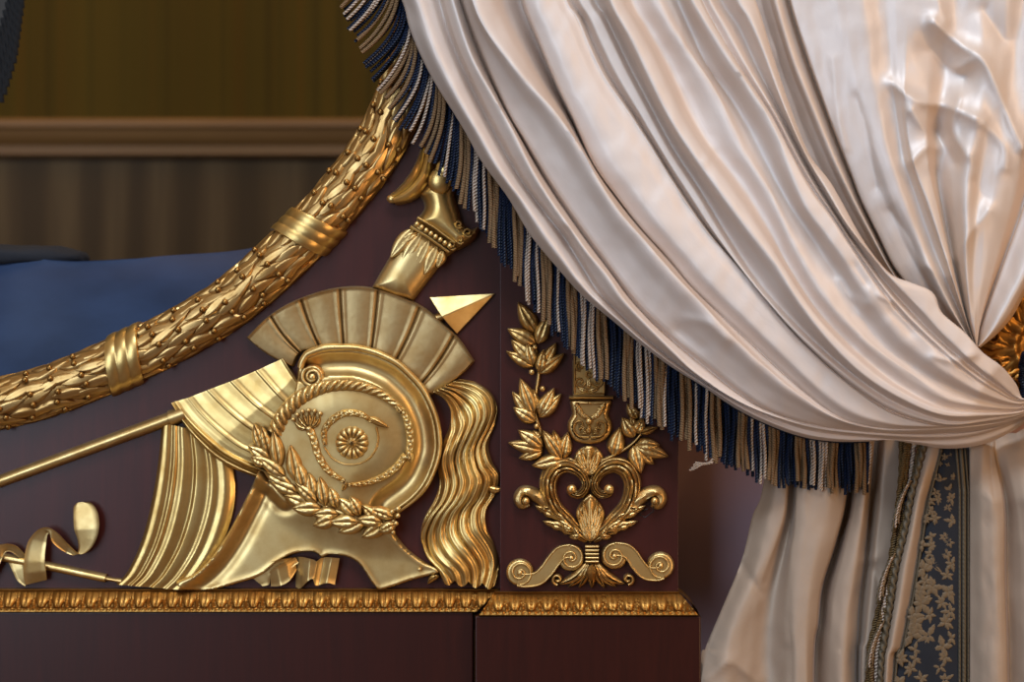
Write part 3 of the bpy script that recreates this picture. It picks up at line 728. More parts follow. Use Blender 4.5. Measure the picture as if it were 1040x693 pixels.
for sg in (1, -1):
    g = lambda p: p if sg == 1 else (1198 - p[0], p[1])
    sweep(m, [g((598, 444)), g((588, 443)), g((583, 437)), g((584, 430)), g((590, 428)), g((592, 433)), g((588, 436))], 2.4, 3.4, K0 + 6, ns=7, n=50)
    sweep(m, [g((597, 425)), g((591, 421)), g((587, 414)), g((584, 409))], [5, 6, 6, 3], 3, K0 + 6, ns=7, n=40, mod=lf(6))
    for q in range(4): leaf(m, g((597, 441 - q)), g((588.5 - .4 * q, 440 - 3 * q)), 2.6, 2.4, K0 + 7)
m.sphere(W(598, 428, K0 + 9), .0034, 12); m.sphere(W(599, 409.5, K0 + 9), .0016, 8); leaf(m, (598, 442), (598, 430), 5, 3, K0 + 7)
m.build('capital_scrolls', G_ORN, CAPW)
# palmettes
m = M()
def palmette(m, pts, cx, yb_, yt, n=7):
    relief(m, cr(pts, 6, True), lambda X, Y, d: K0 + 3 + 4.5 * np.sqrt(np.clip(1 - (1 - np.clip(d / 5, 0, 1)) ** 2, 0, 1)) + 1.9 * np.cos(np.arctan2(X - cx, yb_ - Y + 4) * n * 2.2) * sstep(1, 5, d) - 1.4 * np.exp(-((d - 3) / .9) ** 2), 1.2, K0)
palmette(m, [(598, 452.5), (606, 455), (613, 464), (611, 474), (604, 481), (598, 485), (592, 481), (585, 474), (583, 464), (590, 455)], 598, 483, 452)
for t_ in [(598, 455), (590, 458), (606, 458), (586, 465), (610, 465), (588, 473), (608, 473)]: leaf(m, (598, 483), t_, 7, 3.5, K0 + 7, fold=.3, kd=K0+8)
m.build('palmette', G_ORN, ORN)
m = M()
palmette(m, [(599.6, 501.5), (607, 508), (613.5, 519), (613.5, 528), (608, 540), (601, 551), (598, 551), (591, 540), (586, 528), (585.5, 519), (592, 508)], 599.6, 548, 501)
for t_ in [(599.6, 504), (592, 509), (607, 509), (588, 517), (611, 517), (587, 526), (612, 526), (590, 535), (609, 535)]: leaf(m, (599.6, 550), t_, 8, 3.5, K0 + 7, fold=.3, kd=K0+8)
m.build('palmette', G_ORN, ORN)
# acanthus C scrolls, side scrolls
def side(fn):
    return [fn(lambda p: p), fn(mir)]
def acan(g):
    m = M()
    tw = lambda t, s, G, L: G * (.62 + .38 * np.abs(np.cos(PI * (s * 2.1 + .2))) ** .7) * (.88 + .12 * np.abs(np.sin(PI * (t * 8 + .9 * np.abs(s)))))
    sweep(m, [g(p) for p in [(597, 549), (586, 540), (574, 528), (563, 516), (557.5, 502), (557, 488), (563, 477), (574, 472.5), (585, 476), (593, 484), (595.5, 494), (590, 502), (582, 502), (578, 498)]], [9, 14, 16, 17, 17, 17, 18, 19, 18, 15, 12, 10, 9, 7], [8, 10, 11, 12, 13, 14, 15, 15, 14, 13, 12, 11, 10, 9], K0 + 1, n=220, ns=25, mod=tw)
    m.sphere(W(*g((580.5, 497)), K0 + 12), .0050, 14)
    for b, t_, w in [((584, 540), (566, 528), 9), ((590, 545), (578, 546), 8), ((582, 538), (570, 538), 8), ((588, 546), (581, 534), 7), ((573, 527), (561, 521), 8)]: leaf(m, g(b), g(t_), w, 5, K0 + 8)
    return m.build('acanthus_scroll', G_ORN, ORN, smooth=60)
side(acan)
def outer(g):
    m = M()
    sweep(m, [g(p) for p in [(588, 547), (577, 535), (566, 522), (554, 511), (542, 502), (532, 500), (527, 506), (530, 513), (537, 511)]], [7, 10, 12, 13, 14, 14, 13, 11, 9], [6, 9, 10, 10, 10, 11, 11, 10, 9], K0 + 1, n=150, ns=11, mod=lambda t, s, G, L: G * (.72 + .28 * np.abs(np.cos(PI * (s * 1.5 + .2)))) * (.9 + .1 * np.abs(np.sin(PI * (t * 6 + .7 * np.abs(s))))))
    m.sphere(W(*g((534, 509)), K0 + 10), .0040, 12)
    for b, t_, w in [((572, 528), (543, 514), 12), ((580, 538), (551, 530), 12), ((585, 543), (565, 536), 9), ((561, 516), (545, 518), 8)]: leaf(m, g(b), g(t_), w, 6, K0 + 5, lobes=3)
    return m.build('side_scroll', G_ORN, ORN, smooth=60)
side(outer)
# ringed neck and acanthus foot
m = M()
for i in range(5): sweep(m, [(594.5, 555.5 + i * 3.8), (608, 555.5 + i * 3.8)], 3.8, 4.5, K0 + 6, n=10, smooth=False)
m.build('ringed_neck', G_ORN, ORN)
m = M()
for x1, y1, w, bd in [(566, 594, 12, -5), (577, 597, 12, -3), (588, 598, 12, -1), (601, 598, 13, 0), (614, 598, 12, 1), (626, 597, 12, 3), (636, 594, 12, 5)]: leaf(m, (601 + (x1 - 601) * .12, 571), (x1, y1), w, 8, K0 + 3, bend=bd, fold=.45, kd=K0 + 8)
leaf(m, (601, 574), (601, 592), 12, 10, K0 + 7, fold=-.4)
for g in (lambda p: p, lambda p: (1204 - p[0], p[1])): sweep(m, spiral(g((566, 588.5)), 5.5, 1, 90, 1.2 if g((0, 0))[0] == 0 else -1.2, 30), 4.5, 7, K0 + 2, ns=9, n=50, smooth=False)
m.build('acanthus_foot', G_ORN, ORN, smooth=60)
# volute brackets
def volute(name, c1, c2, body, a1, t1, a2, t2, r1, r2):
    m = M(); 
    disc = lambda c, r: relief(m, c + r * np.stack([np.cos(np.linspace(0, 2*PI, 50)[:-1]), np.sin(np.linspace(0, 2*PI, 50)[:-1])], -1), lambda X, Y, d: K0 + 2 + 6 * np.sqrt(np.clip(1 - (1 - np.clip(d / 2.5, 0, 1)) ** 2, 0, 1)), 1.5, K0)
    disc(c1, 14.); disc(c2, 14.)
    sweep(m, body, 14.5, 7.5, K0 + 1, 'flat', n=80, ns=11); 
    for sg in (-1, 1):
        Q = cr(body, 8); Tn = np.gradient(Q, axis=0); Tn /= np.linalg.norm(Tn, axis=1)[:, None]; sweep(m, Q + sg * 6.2 * np.stack([-Tn[:, 1], Tn[:, 0]], -1), 2.2, 2., K0 + 7.8, ns=7, n=60, smooth=False)
    sweep(m, spiral(c1, 12.4, 2, a1, t1 * -1.2, 60), 2.8, 2.6, K0 + 7.5, ns=7, n=110, smooth=False); sweep(m, spiral(c2, 12.4, 2, a2, t2 * 1.2, 60), 2.8, 2.6, K0 + 7.5, ns=7, n=110, smooth=False)
    for c in (c1, c2): m.sphere(W(*c, K0 + 8), .0030, 12)
    return m.build(name, G_HELM, ORN, smooth=60)
volute('volute_bracket', np.array((528., 582.)), np.array((580., 567.)), [(526, 589), (534, 590), (546, 588), (555, 580), (563, 569), (570, 562), (580, 560)], 90, 1.35, -90, 1.35, 10.5, 10.5)
volute('volute_bracket', np.array((671., 575.)), np.array((624., 565.)), [(673, 582), (666, 583.5), (656, 582), (648, 574), (642, 565), (635, 559.5), (624, 558)], 90, -1.35, -90, -1.35, 10.5, 10.5)
# laurel branches
def branch(stem, wd, leaves, bz):
    m = M(); sweep(m, stem, wd, 5, K0 + 1, n=90)
    for i, (b, t_, w) in enumerate(leaves): leaf(m, b, t_, w * 1.3, 7, K0 + 3 + (i % 3) * 1.5, fold=.3, lift=2, kd=K0 + 7, pw=.75)
    for p in bz: m.sphere(W(*p, K0 + 7), .0030, 10)
    return m.build('laurel_branch', G_ORN if len(bz) == 1 else G_ORN, ORN, smooth=60)
branch([(585, 470), (570, 467), (556, 452), (548, 436), (543, 412), (547, 380), (544, 353), (538, 330)], [4, 4, 4.5, 4.5, 4, 4, 3.5, 3],
  [((544, 338), (526, 307), 15), ((544, 349), (515, 334), 14), ((546, 349), (557, 320), 13), ((543, 372), (514, 357), 12), ((542, 368), (519, 345), 14), ((541, 371), (535, 348), 12),
   ((547, 380), (565, 348), 14), ((548, 379), (573, 359), 12), ((548, 378), (552, 355), 11), ((543, 425), (520, 398), 14), ((544, 428), (521, 414), 13), ((542, 420), (528, 384), 14), ((543, 418), (541, 395), 11),
   ((548, 424), (570, 400), 12), ((548, 422), (563, 394), 13), ((547, 420), (552, 402), 10), ((551, 457), (516, 450), 13), ((551, 454), (526, 437), 14), ((551, 458), (527, 466), 12), ((548, 448), (541, 437), 9),
   ((570, 466), (551, 437), 13), ((571, 466), (577, 439), 13), ((568, 462), (562, 437), 11), ((572, 467), (540, 473), 14)], [(540, 378), (551, 395), (545, 433), (543, 353)])
branch([(606, 470), (616, 466), (632, 458), (645, 448), (652, 436), (648, 418)], [4, 4, 4, 4, 3.5, 3],
  [((623, 463), (630, 434), 15), ((644, 444), (632, 424), 14), ((646, 440), (653, 425), 12), ((647, 426), (637, 410), 10), ((645, 452), (679, 464), 15), ((647, 452), (670, 452), 13), ((646, 454), (664, 472), 14), ((644, 453), (651, 481), 15), ((650, 440), (668, 434), 7), ((645, 442), (641, 422), 10)], [(656, 437)])
# dangling wire hook
m = M(); tube(m, W(np.array([659, 664, 663, 655, 650, 653, 658.]), np.array([512, 514, 520, 526, 523, 519, 517.]), np.array([16, 19, 20, 20, 19, 17, 16.])), .0006, 6); lab(m.build('wire_hook', IRON, ORN), 'thin dark wire hook')

# ================================================================== BED COVER
m = M(); nu, nv = 110, 70
u = np.linspace(0, 1, nu)[:, None]; v = np.linspace(0, 1, nv)[None]
x = wx(-420, -60) + u * (wx(345, -60) - wx(-420, -60)); pxs = np.linspace(-420, 345, nu)
top = np.interp(pxs, [-420, -60, 0, 60, 130, 200, 262, 330, 430], [285, 270, 262, 264, 262, 255, 249, 240, 236])
hh_ = v * 1.25
zt = np.array([wz(p, -120) for p in top])[:, None]
fr2 = np.clip(v / .45, 0, 1); bk = np.clip((v - .45) / .55, 0, 1)
y = .066 + .07 * sstep(0, 1, fr2) ** 1.6 + .55 * bk + .010 * noise2(x * 5 + 0*v, v * 4 + 0*x) * (1 - .5 * bk)
z = .42 + (zt - .42) * np.sin(fr2 * PI / 2) ** .8 - .02 * bk + .003 * noise2(x * 9 + v * 3, v * 7 + 0*x + 3.1)
z = z + .0015 * np.sin(x * 38 + v * 9 + 0*v) * fr2 * (1 - bk)
m.grid(np.stack([x + 0*v, y, z], -1))
m.box((wx(-420, -60), .06, .0005), (wx(300, -60), .66, .43))
o = m.build('bed_cover', BLUE, None, smooth=60); o['label'] = 'blue satin bed cover lying behind the gilded roll'; o['category'] = 'bed cover'
m = M(); th = np.linspace(0, PI, 16)[:, None]; ph = np.linspace(0, 2*PI, 40)[None, :-1]
c = W(-30, 263, -190)
sx = lambda a, e: np.sign(a) * np.abs(a) ** e
m.grid(np.stack([c[0] + .13 * np.sin(th) ** .6 * sx(np.cos(ph), .7), c[1] + .06 * np.sin(th) ** .6 * sx(np.sin(ph), .7), c[2] + .015 * sx(np.cos(th), .8) + .004 * noise2(ph * 2 + 0*th, th * 3 + 0*ph)], -1), cv=True)
o = m.build('bolster', DARKBLUE, None); o['label'] = 'dark navy bolster at the left end of the blue cover'; o['category'] = 'bolster'
#==PART3==
# ================================================================== CURTAINS
def drape(m, guides, nv=160, sub=7, base=None, kscale=None, noise_amp=1.2, creases=None, ylo=None, seed=0.):
    """cloth surface through fold lines: guides = [(points, depth or depths along it)], left to right"""
    G = np.stack([resample(cr(g, 10), nv) for g, _ in guides])
    tv = np.linspace(0, 1, nv)
    Hh = np.stack([np.interp(tv, np.linspace(0, 1, len(np.atleast_1d(h))), np.atleast_1d(np.array(h, float))) for _, h in guides])
    if base is not None: Hh = Hh + base(tv)[None]
    ng = len(guides); u = np.linspace(0, ng - 1 - 1e-6, (ng - 1) * sub + 1)
    i = u.astype(int); f = (u - i)[:, None, None]
    XY = G[i] * (1 - f) + G[np.minimum(i+1, ng-1)] * f; D = pchip(Hh)(u)
    X, Y = XY[..., 0], XY[..., 1]
    if noise_amp:
        env = np.clip(np.abs(np.gradient(X, axis=0)) + np.abs(np.gradient(Y, axis=0)), 0, 3) / 3
        D = D + env * noise_amp * (noise2(X * .035 + seed, Y * .022) * 1.6 + .8 * noise2(X * .09, Y * .05 + seed))
    if creases:
        for pl, a, w in creases:
            dd = dist_poly(X, Y, cr(pl, 6)); D = D + a * np.exp(-(np.sqrt(dd * dd + 1.5) / w) ** 1.2)
    cu = np.concatenate([[0], np.cumsum(np.hypot(np.diff(X.mean(1)), np.diff(Y.mean(1))))]) * .01
    UV = np.stack([np.repeat(cu[:, None], nv, 1), np.repeat(tv[None] * 4, len(u), 0)], -1)
    m.grid(W(X, Y, D), UV)
    return X, Y, D
def sh(p, dx, dy=0): return [(x + dx, y + dy) for x, y in p]
def mix(a, b, f, n=40):
    A = resample(cr(a, 10), n); B = resample(cr(b, 10), n); return [tuple(q) for q in A * (1 - f) + B * f]
CUR = empty('curtain', 'cream silk curtain with striped bullion fringe, swept aside to the right', 'curtain')

E0 = [(306, -150), (350, -95), (384, -45), (408, 0), (417, 32), (437, 76), (470, 130), (489, 164), (516, 201), (538, 238), (565, 271), (591, 300), (620, 324), (651, 350), (682, 373), (713, 392), (747, 415), (781, 432), (815, 444), (847, 449), (878, 449), (903, 447), (934, 452), (962, 456), (996, 452), (1024, 440), (1040, 428), (1062, 412)]
V1 = [(412, -150), (430, -60), (446, 0), (458, 40), (484, 100), (508, 147), (531, 186), (551, 213), (572, 240), (592, 272), (607, 297), (630, 319), (656, 344), (690, 371), (730, 397), (775, 421), (820, 437), (880, 444), (940, 447), (990, 443), (1040, 426), (1062, 411)]
R1 = [(425, -150), (444, -60), (460, 0), (478, 55), (500, 96), (522, 135), (540, 172), (558, 202), (577, 229), (596, 256), (617, 281), (634, 306), (656, 330), (684, 358), (705, 378), (740, 402), (778, 420), (830, 435), (890, 441.5), (945, 444), (990, 441), (1040, 425), (1062, 410)]
V3 = [(440, -150), (457, -60), (471, 0), (491, 54), (517, 113), (533, 140), (558, 181), (578, 211), (597, 238), (617, 265), (639, 295), (662, 321), (692, 348), (721, 371), (752, 396), (782, 415), (832, 431), (890, 438), (950, 439), (1000, 435), (1040, 424), (1062, 409)]
R3 = [(452, -150), (468, -60), (480, 0), (497, 35), (534, 82), (562, 112), (588, 148), (606, 180), (628, 214), (654, 244), (682, 276), (712, 308), (742, 340), (775, 372), (812, 402), (852, 426), (896, 436.5), (950, 437), (1000, 433), (1040, 423), (1062, 408)]
V4 = [(505, -150), (521, -60), (532, 0), (547, 39), (567, 87), (584, 123), (604, 168), (632, 206), (656, 236), (681, 263), (705, 292), (737, 322), (768, 350), (799, 379), (824, 401), (856, 424), (898, 434), (950, 434), (1000, 430), (1040, 422), (1062, 407)]
V5 = [(548, -150), (563, -60), (575, 0), (586, 17), (600, 50), (615, 80), (639, 115), (661, 149), (680, 180), (697, 206), (717, 234), (736, 256), (756, 279), (778, 306), (808, 341), (848, 379), (886, 408), (917, 424), (960, 432.5), (1002, 429), (1040, 421), (1062, 406)]
V5b = [(566, -150), (583, -60), (598, 0), (610, 20), (632, 66), (652, 104), (679, 154), (705, 194), (729, 234), (750, 267), (773, 298), (808, 336), (850, 374), (889, 403), (920, 419), (962, 431), (1002, 427.5), (1040, 420), (1062, 405)]
R5 = [(583, -150), (602, -60), (620, 0), (643, 43), (671, 102), (694, 142), (729, 192), (761, 235), (790, 272), (814, 310), (842, 346), (877, 380), (917, 405), (957, 421), (1000, 422), (1040, 418), (1062, 403)]
V6 = [(604, -150), (624, -60), (642, 0), (660, 30), (683, 72), (705, 120), (724, 150), (754, 188), (783, 235), (800, 268), (832, 316), (872, 357), (912, 390), (957, 413), (1001, 418), (1040, 416), (1062, 401)]
R6 = [(622, -150), (646, -60), (668, 0), (693, 44), (721, 84), (745, 132), (754, 153), (780, 193), (809, 253), (840, 304), (880, 347), (922, 378), (961, 404), (1003, 413), (1040, 414), (1062, 399)]
V7 = [(640, -150), (664, -60), (688, 0), (715, 60), (744, 104), (766, 140), (791, 190), (823, 239), (850, 280), (872, 317), (897, 351), (932, 376), (970, 396), (1005, 408), (1040, 412), (1062, 397)]
R7 = [(654, -150), (678, -60), (703, 0), (730, 43), (760, 87), (786, 132), (817, 206), (838, 235), (858, 262), (882, 295), (910, 331), (940, 361), (974, 386), (1006, 402), (1040, 410), (1062, 395)]
V8 = [(662, -150), (688, -60), (713, 0), (734, 39), (757, 76), (784, 117), (808, 162), (827, 194), (847, 221), (868, 254), (892, 290), (918, 322), (947, 350), (980, 378), (1010, 398), (1040, 409), (1062, 394)]
V9 = [(680, -150), (707, -60), (732, 0), (749, 26), (766, 62), (784, 98), (800, 130), (818, 165), (836, 196), (858, 232), (880, 262), (901, 289), (926, 317), (954, 345), (988, 374), (1016, 394), (1040, 407), (1062, 392)]
R9 = [(692, -150), (722, -60), (750, 0), (762, 20), (776, 52), (792, 96), (807, 133), (822, 164), (839, 192), (860, 227), (884, 258), (908, 286), (934, 312), (958, 339), (989, 368), (1016, 390), (1040, 406), (1062, 391)]
E9 = [(705, -150), (742, -60), (767, 0), (782, 48), (796, 91), (810, 130), (823, 159), (841, 182), (854, 204), (877, 245), (903, 277), (925, 287), (947, 297), (956, 317), (979, 337), (998, 358), (1017, 372), (1031, 389), (1040, 405), (1062, 390)]
env = lambda t: 10 * np.sin(PI * t) + 22 * t ** 2
def amp(h, h0=74):      # folds flatten where the cloth is gathered into the tieback
    return tuple(h0 + (h - h0) * k for k in (1.15, 1.3, 1.35, 1.3, 1.15, .88, .6, .38, .2))
gl = [(sh(E0, 6, -3), 48), (sh(E0, 1, 0), 54), (E0, 62), (mix(E0, V1, .45), 78), (mix(E0, V1, .8), 72), (V1, (64, 62, 58, 62, 64, 66, 70, 72, 72)), (mix(V1, R1, .35), 76), (R1, 84), (mix(R1, V3, .5), (66, 66, 68, 74, 76, 76, 76, 76)), (sh(V3, -4, 2.5), (54, 54, 58, 66, 70, 72, 72, 72)), (V3, 76),
      (mix(V3, R3, .55), 86), (R3, 97), (mix(R3, V4, .36), (92, 92, 91, 89, 86, 84, 82, 82)), (mix(R3, V4, .68), (62, 62, 64, 78, 80, 80, 80, 80)), (sh(V4, -3, 1.5), (42, 42, 48, 72, 76, 76, 78, 80)), (V4, (86, 86, 86, 80, 77, 77, 78, 80)), (mix(V4, V5, .35), 90), (mix(V4, V5, .75), 86),
      (sh(V5, -1, .5), 82), (V5, 82), (mix(V5, V5b, .22), 73), (mix(V5, V5b, .6), 84), (V5b, 83), (sh(V5b, 5, -3), 74), (mix(V5b, R5, .6), 84), (R5, 99), (mix(R5, V6, .45), 95), (V6, 78), (R6, 90), (mix(R6, V7, .6), 82), (V7, 77), (R7, 99),
      (mix(R7, V8, .8), 96), (V8, 90), (mix(V8, V9, .4), 94), (V9, 80), (mix(V9, R9, .5), 88), (R9, 97), (E9, 90), (sh(E9, 1, 1), 70), (sh(E9, -4, 6), 58)]
REC = lambda f, t: -34 * (1 - f) ** 2 * sstep(.40, .85, t) - 10 * (1 - f) ** 2 + 42 * f * sstep(.30, .75, t) * (1 - sstep(.86, 1., t))
gl = [(g, amp(h) if np.ndim(h) == 0 else amp_l) for g, h in gl for amp_l in [h]]
gl = [(g, tuple(np.interp(np.linspace(0, 1, 21), np.linspace(0, 1, len(h)), h) + REC(k_ / (len(gl) - 1), np.linspace(0, 1, 21)))) for k_, (g, h) in enumerate(gl)]
pin = [([(575, 229), (566, 226), (560, 218)], 5, 3.5), ([(573, 232), (578, 246)], -5, 3.), ([(592, 285), (604, 294), (612, 308)], 4, 3), ([(700, 324), (722, 330), (738, 345)], 4, 5), ([(690, 335), (712, 352)], -4, 5), ([(722, 130), (724, 148), (716, 165)], 2.5, 2.5),
       ([(680, 0), (690, 20), (694, 48)], 2, 2.5), ([(852, 285), (862, 300), (880, 310)], 4, 4), ([(868, 270), (880, 288)], -4, 5), ([(893, 300), (905, 306)], 4, 3), ([(905, 318), (925, 338)], -4, 6), ([(948, 362), (968, 366), (990, 360)], 4, 4)]
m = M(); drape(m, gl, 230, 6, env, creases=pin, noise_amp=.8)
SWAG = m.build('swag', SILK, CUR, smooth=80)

# ---- the shinier length that falls straight to the tieback
A0 = [(745, -150), (760, -60), (772, 0), (790, 60), (802, 95), (830, 165), (870, 240), (908, 287), (950, 322), (986, 353)]
A1 = [(758, -150), (774, -60), (788, 0), (806, 60), (826, 110), (852, 172), (882, 232), (912, 285), (952, 322), (987, 353)]
D0 = [(775, -150), (790, -60), (803, 0), (819, 52), (834.5, 96), (847, 130), (866, 179), (875, 203), (892, 238), (913, 278), (950, 316), (988, 352)]
B1 = [(815, -150), (826, -60), (838, 0), (852, 60), (866, 110), (884, 165), (906, 222), (934, 276), (964, 322), (989, 352)]
B2 = [(862, -150), (868, -60), (874, 0), (880, 50), (890, 105), (903, 160), (922, 215), (944, 270), (970, 320), (989.5, 352)]
B3 = [(888, -150), (892, -60), (896, 0), (902, 52), (908, 108), (917, 160), (934, 214), (954, 268), (975, 318), (990, 352)]
B4 = [(925, -150), (926, -60), (926, 0), (922, 50), (920, 100), (927, 160), (945, 212), (961, 262), (978, 316), (990.5, 352)]
F1 = [(965, -150), (968, -60), (968, 0), (962, 55), (954, 110), (951, 165), (958, 215), (968, 265), (981, 322), (991, 352)]
B5 = [(1005, -150), (1005, -60), (1002, 0), (1000, 60), (992, 120), (984, 180), (982, 230), (982, 275), (986, 320), (991.5, 352)]
B6 = [(1045, -150), (1045, -60), (1040, 0), (1032, 60), (1022, 125), (1010, 185), (1002, 232), (996, 280), (992, 322), (992, 352)]
B7 = [(1085, -150), (1085, -60), (1078, 0), (1068, 70), (1056, 140), (1042, 205), (1022, 262), (1005, 308), (996, 336), (993, 352)]
B8 = [(1115, -150), (1115, -60), (1108, 0), (1096, 80), (1080, 160), (1062, 225), (1042, 275), (1022, 312), (1006, 338), (994, 352)]
B9 = [(1150, -150), (1150, -60), (1140, 0), (1125, 80), (1102, 170), (1075, 240), (1042, 297), (1028, 322), (1012, 340), (996, 353)]
dr = [(sh(A0, -45, 8), 36), (A0, 44), (mix(A0, A1, .6), 52), (A1, 58), (mix(A1, D0, .6), 50), (sh(D0, -2), 40), (D0, 62), (mix(D0, B1, .5), 66), (B1, 70), (mix(B1, B2, .5), 77), (B2, 80), (B3, 70), (mix(B3, B4, .5), 76), (B4, (78, 78, 80, 84, 88, 84)), (mix(B4, F1, .6), (74, 74, 74, 80, 84, 80)), (F1, (72, 70, 66, 54, 54, 60)),
      (mix(F1, B5, .5), 76), (B5, (84, 84, 86, 92, 92, 80)), (mix(B5, B6, .5), 84), (B6, (74, 72, 72, 84, 86, 80)), (mix(B6, B7, .6), (84, 84, 84, 82, 76, 78)), (sh(B7, -2), 60), (B7, 66), (B8, 84), (mix(B8, B9, .6), 78), (B9, 60), (sh(B9, -4, -2), 40)]
dr = [(g, tuple(72 + (np.interp(np.linspace(0, 1, 9), np.linspace(0, 1, len(np.atleast_1d(h))), np.atleast_1d(np.array(h, float))) - 72) * np.array([.55, .55, .6, .65, .8, 1, 1, 1, .8]))) if 8 <= k_ <= 23 else (g, h) for k_, (g, h) in enumerate(dr)]
cre = [([(948, 22), (975, 46), (997, 60), (1012, 88), (1024, 118), (1038, 150)], 9, 6), ([(945, 52), (960, 68), (980, 78)], -9, 9), ([(905, 84), (930, 102), (962, 108), (990, 120)], 8, 6), ([(925, 112), (945, 140), (948, 165)], 7, 5), ([(950, 135), (962, 152), (968, 165)], -8, 7),
       ([(975, 100), (968, 130), (982, 158)], 5, 4), ([(1000, 125), (1020, 150), (1022, 170)], 5, 5), ([(925, 165), (940, 150), (952, 150)], 6, 5), ([(972, 70), (985, 62)], 6, 5), ([(960, 20), (952, 0)], 6, 8), ([(1000, 10), (1020, 40)], -6, 8), ([(970, 262), (985, 238), (1004, 214)], 5, 6), ([(940, 270), (962, 282)], 4, 6),
       ([(905, 215), (925, 245), (945, 300)], -4, 5), ([(990, 185), (1000, 200)], -3, 6), ([(846, 60), (850, 110), (858, 150)], 2, 4), ([(870, 100), (882, 140), (890, 190)], -2, 4)]
cre = [(a_, b_ * 1.25, c_ * 1.45) for a_, b_, c_ in cre]
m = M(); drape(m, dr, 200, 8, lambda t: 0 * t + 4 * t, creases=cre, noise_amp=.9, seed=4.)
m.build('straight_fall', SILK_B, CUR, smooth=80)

# ---- the tail below the tieback
YB = 985
def down(pts, x): return [(p[0], p[1]) for p in pts] + [(x, YB)]
T = []
T0 = down([(782, 425), (774, 499), (764, 525), (753, 570), (732, 621), (716, 660), (710, 692)], 690)
T.append((sh(T0, 5), (0, 2, 14, 26, 30))); T.append((T0, (8, 12, 26, 36, 40)))
T.append((down([(792, 425), (788, 499), (781, 540), (770, 580), (750, 628), (736, 692)], 722), (30, 34, 40, 48, 52)))
T.append((down([(802, 425), (798, 500), (792, 536), (778, 578), (768, 606), (760, 640), (757, 692)], 748), (34, 36, 30, 42, 48)))
T.append((down([(808, 425), (806, 502), (802, 534), (796, 562), (786, 600), (780, 640), (778, 692)], 776), (22, 20, 22, 34, 40)))
T.append((down([(811, 425), (809, 502), (807, 540), (803, 566), (801, 631), (804, 692)], 806), (40, 42, 48, 50, 52)))
T.append((down([(822, 425), (820, 502), (816, 550), (810, 600), (808, 640), (810, 692)], 814), (46, 48, 52, 54, 56)))
T.append((down([(840, 425), (838, 502), (832, 545), (822, 590), (817, 640), (818, 692)], 822), (48, 50, 52, 54, 54)))
TB = down([(862, 425), (859, 502), (848, 550), (834, 595), (830, 631), (825, 692)], 828)
T.append((TB, (38, 40, 44, 46, 46))); T.append((sh(TB, 3), (10, 6, 14, 24, 26)))
T.append((down([(872, 425), (869, 502), (860, 550), (848, 600), (844, 640), (843, 692)], 845), (36, 36, 36, 36, 36)))
T.append((down([(881, 425), (878, 502), (870, 560), (860, 620), (857, 660), (856, 692)], 858), (44, 44, 46, 46, 46)))
TC = down([(889, 425), (886, 470), (878, 563), (872, 610), (870, 650), (868, 692)], 868)
T.append((TC, (34, 34, 34, 34, 34))); T.append((sh(TC, 2), (20, 18, 18, 18, 18)))
T.append((down([(900, 425), (897, 490), (890, 560), (886, 600), (880, 650), (876, 692)], 876), (40, 42, 44, 44, 44)))
T.append((down([(918, 425), (914, 490), (908, 560), (901, 600), (890, 650), (884, 692)], 884), (36, 38, 38, 38, 38)))
T.append((down([(930, 425), (924, 490), (918, 560), (908, 610), (900, 660), (892, 692)], 892), (14, 14, 14, 14, 14)))
m = M(); T = [(g, tuple(np.array(h, float) - np.array([16, 10, 2, 0, 0]))) for g, h in T]
drape(m, T, 150, 8, noise_amp=1.2, seed=9., creases=[([(752, 572), (762, 588), (772, 602)], -5, 4), ([(776, 592), (784, 570), (797, 540)], -5, 4), ([(715, 690), (740, 672), (755, 680), (770, 692)], 6, 6), ([(790, 690), (798, 660)], -4, 5), ([(885, 575), (892, 590), (893, 620)], -6, 4), ([(879, 570), (890, 566)], 5, 4)])
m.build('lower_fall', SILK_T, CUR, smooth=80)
# right-hand tail: cream strip, brocade band, cream folds
TOPB = lambda d: (min(d, 32) * .95, d, d, d, d, d, d, d, d)
CL = down([(940, 430), (938, 455), (927.5, 498), (920, 538), (911, 575), (905, 615), (898, 659), (895, 692)], 880)
BL = down([(962, 430), (957, 458), (942, 506), (933, 560), (926, 604), (915, 659), (907, 692)], 894)
BR = down([(984, 430), (984, 462), (984, 500), (984, 550), (984, 620), (984, 692)], 984)
m = M(); drape(m, [(sh(CL, 5), TOPB(30)), (CL, TOPB(50)), (mix(CL, BL, .45), TOPB(62)), (BL, TOPB(52))], 120, 8, noise_amp=1.)
m.build('edge_strip', SILK_T, CUR, smooth=80)
m = M(); drape(m, [(sh(BL, -.5), TOPB(46)), (sh(BL, 1), TOPB(53)), (mix(BL, BR, .3), TOPB(58)), (mix(BL, BR, .7), TOPB(58)), (BR, TOPB(55)), (sh(BR, .5), TOPB(46))], 120, 8, noise_amp=.5)
BAND = m.build('brocade_band', NAVY_SATIN, CUR, smooth=80); lab(BAND, 'navy band woven with gold flowers and leaves')
Rt_ = [(sh(BR, -1), 46), (sh(BR, 1), 58), (down([(1000, 430), (998, 470), (998, 550), (1000, 692)], 1002), 72), (down([(1008, 440), (1006, 470), (1012, 540), (1015, 692)], 1018), 78),
       (down([(1009, 440), (1010, 465), (1019, 513), (1020, 586), (1023, 692)], 1026), 74), (down([(1011, 440), (1012, 465), (1022, 513), (1023, 586), (1026, 692)], 1029), 54), (down([(1020, 440), (1024, 470), (1034, 520), (1040, 600), (1042, 692)], 1044), 70),
       (down([(1032, 440), (1040, 470), (1052, 520), (1060, 692)], 1062), 80), (down([(1050, 430), (1062, 470), (1075, 540), (1080, 692)], 1082), 62), (down([(1066, 430), (1085, 480), (1100, 560), (1105, 692)], 1108), 74), (down([(1080, 430), (1105, 480), (1125, 560), (1130, 692)], 1132), 40)]
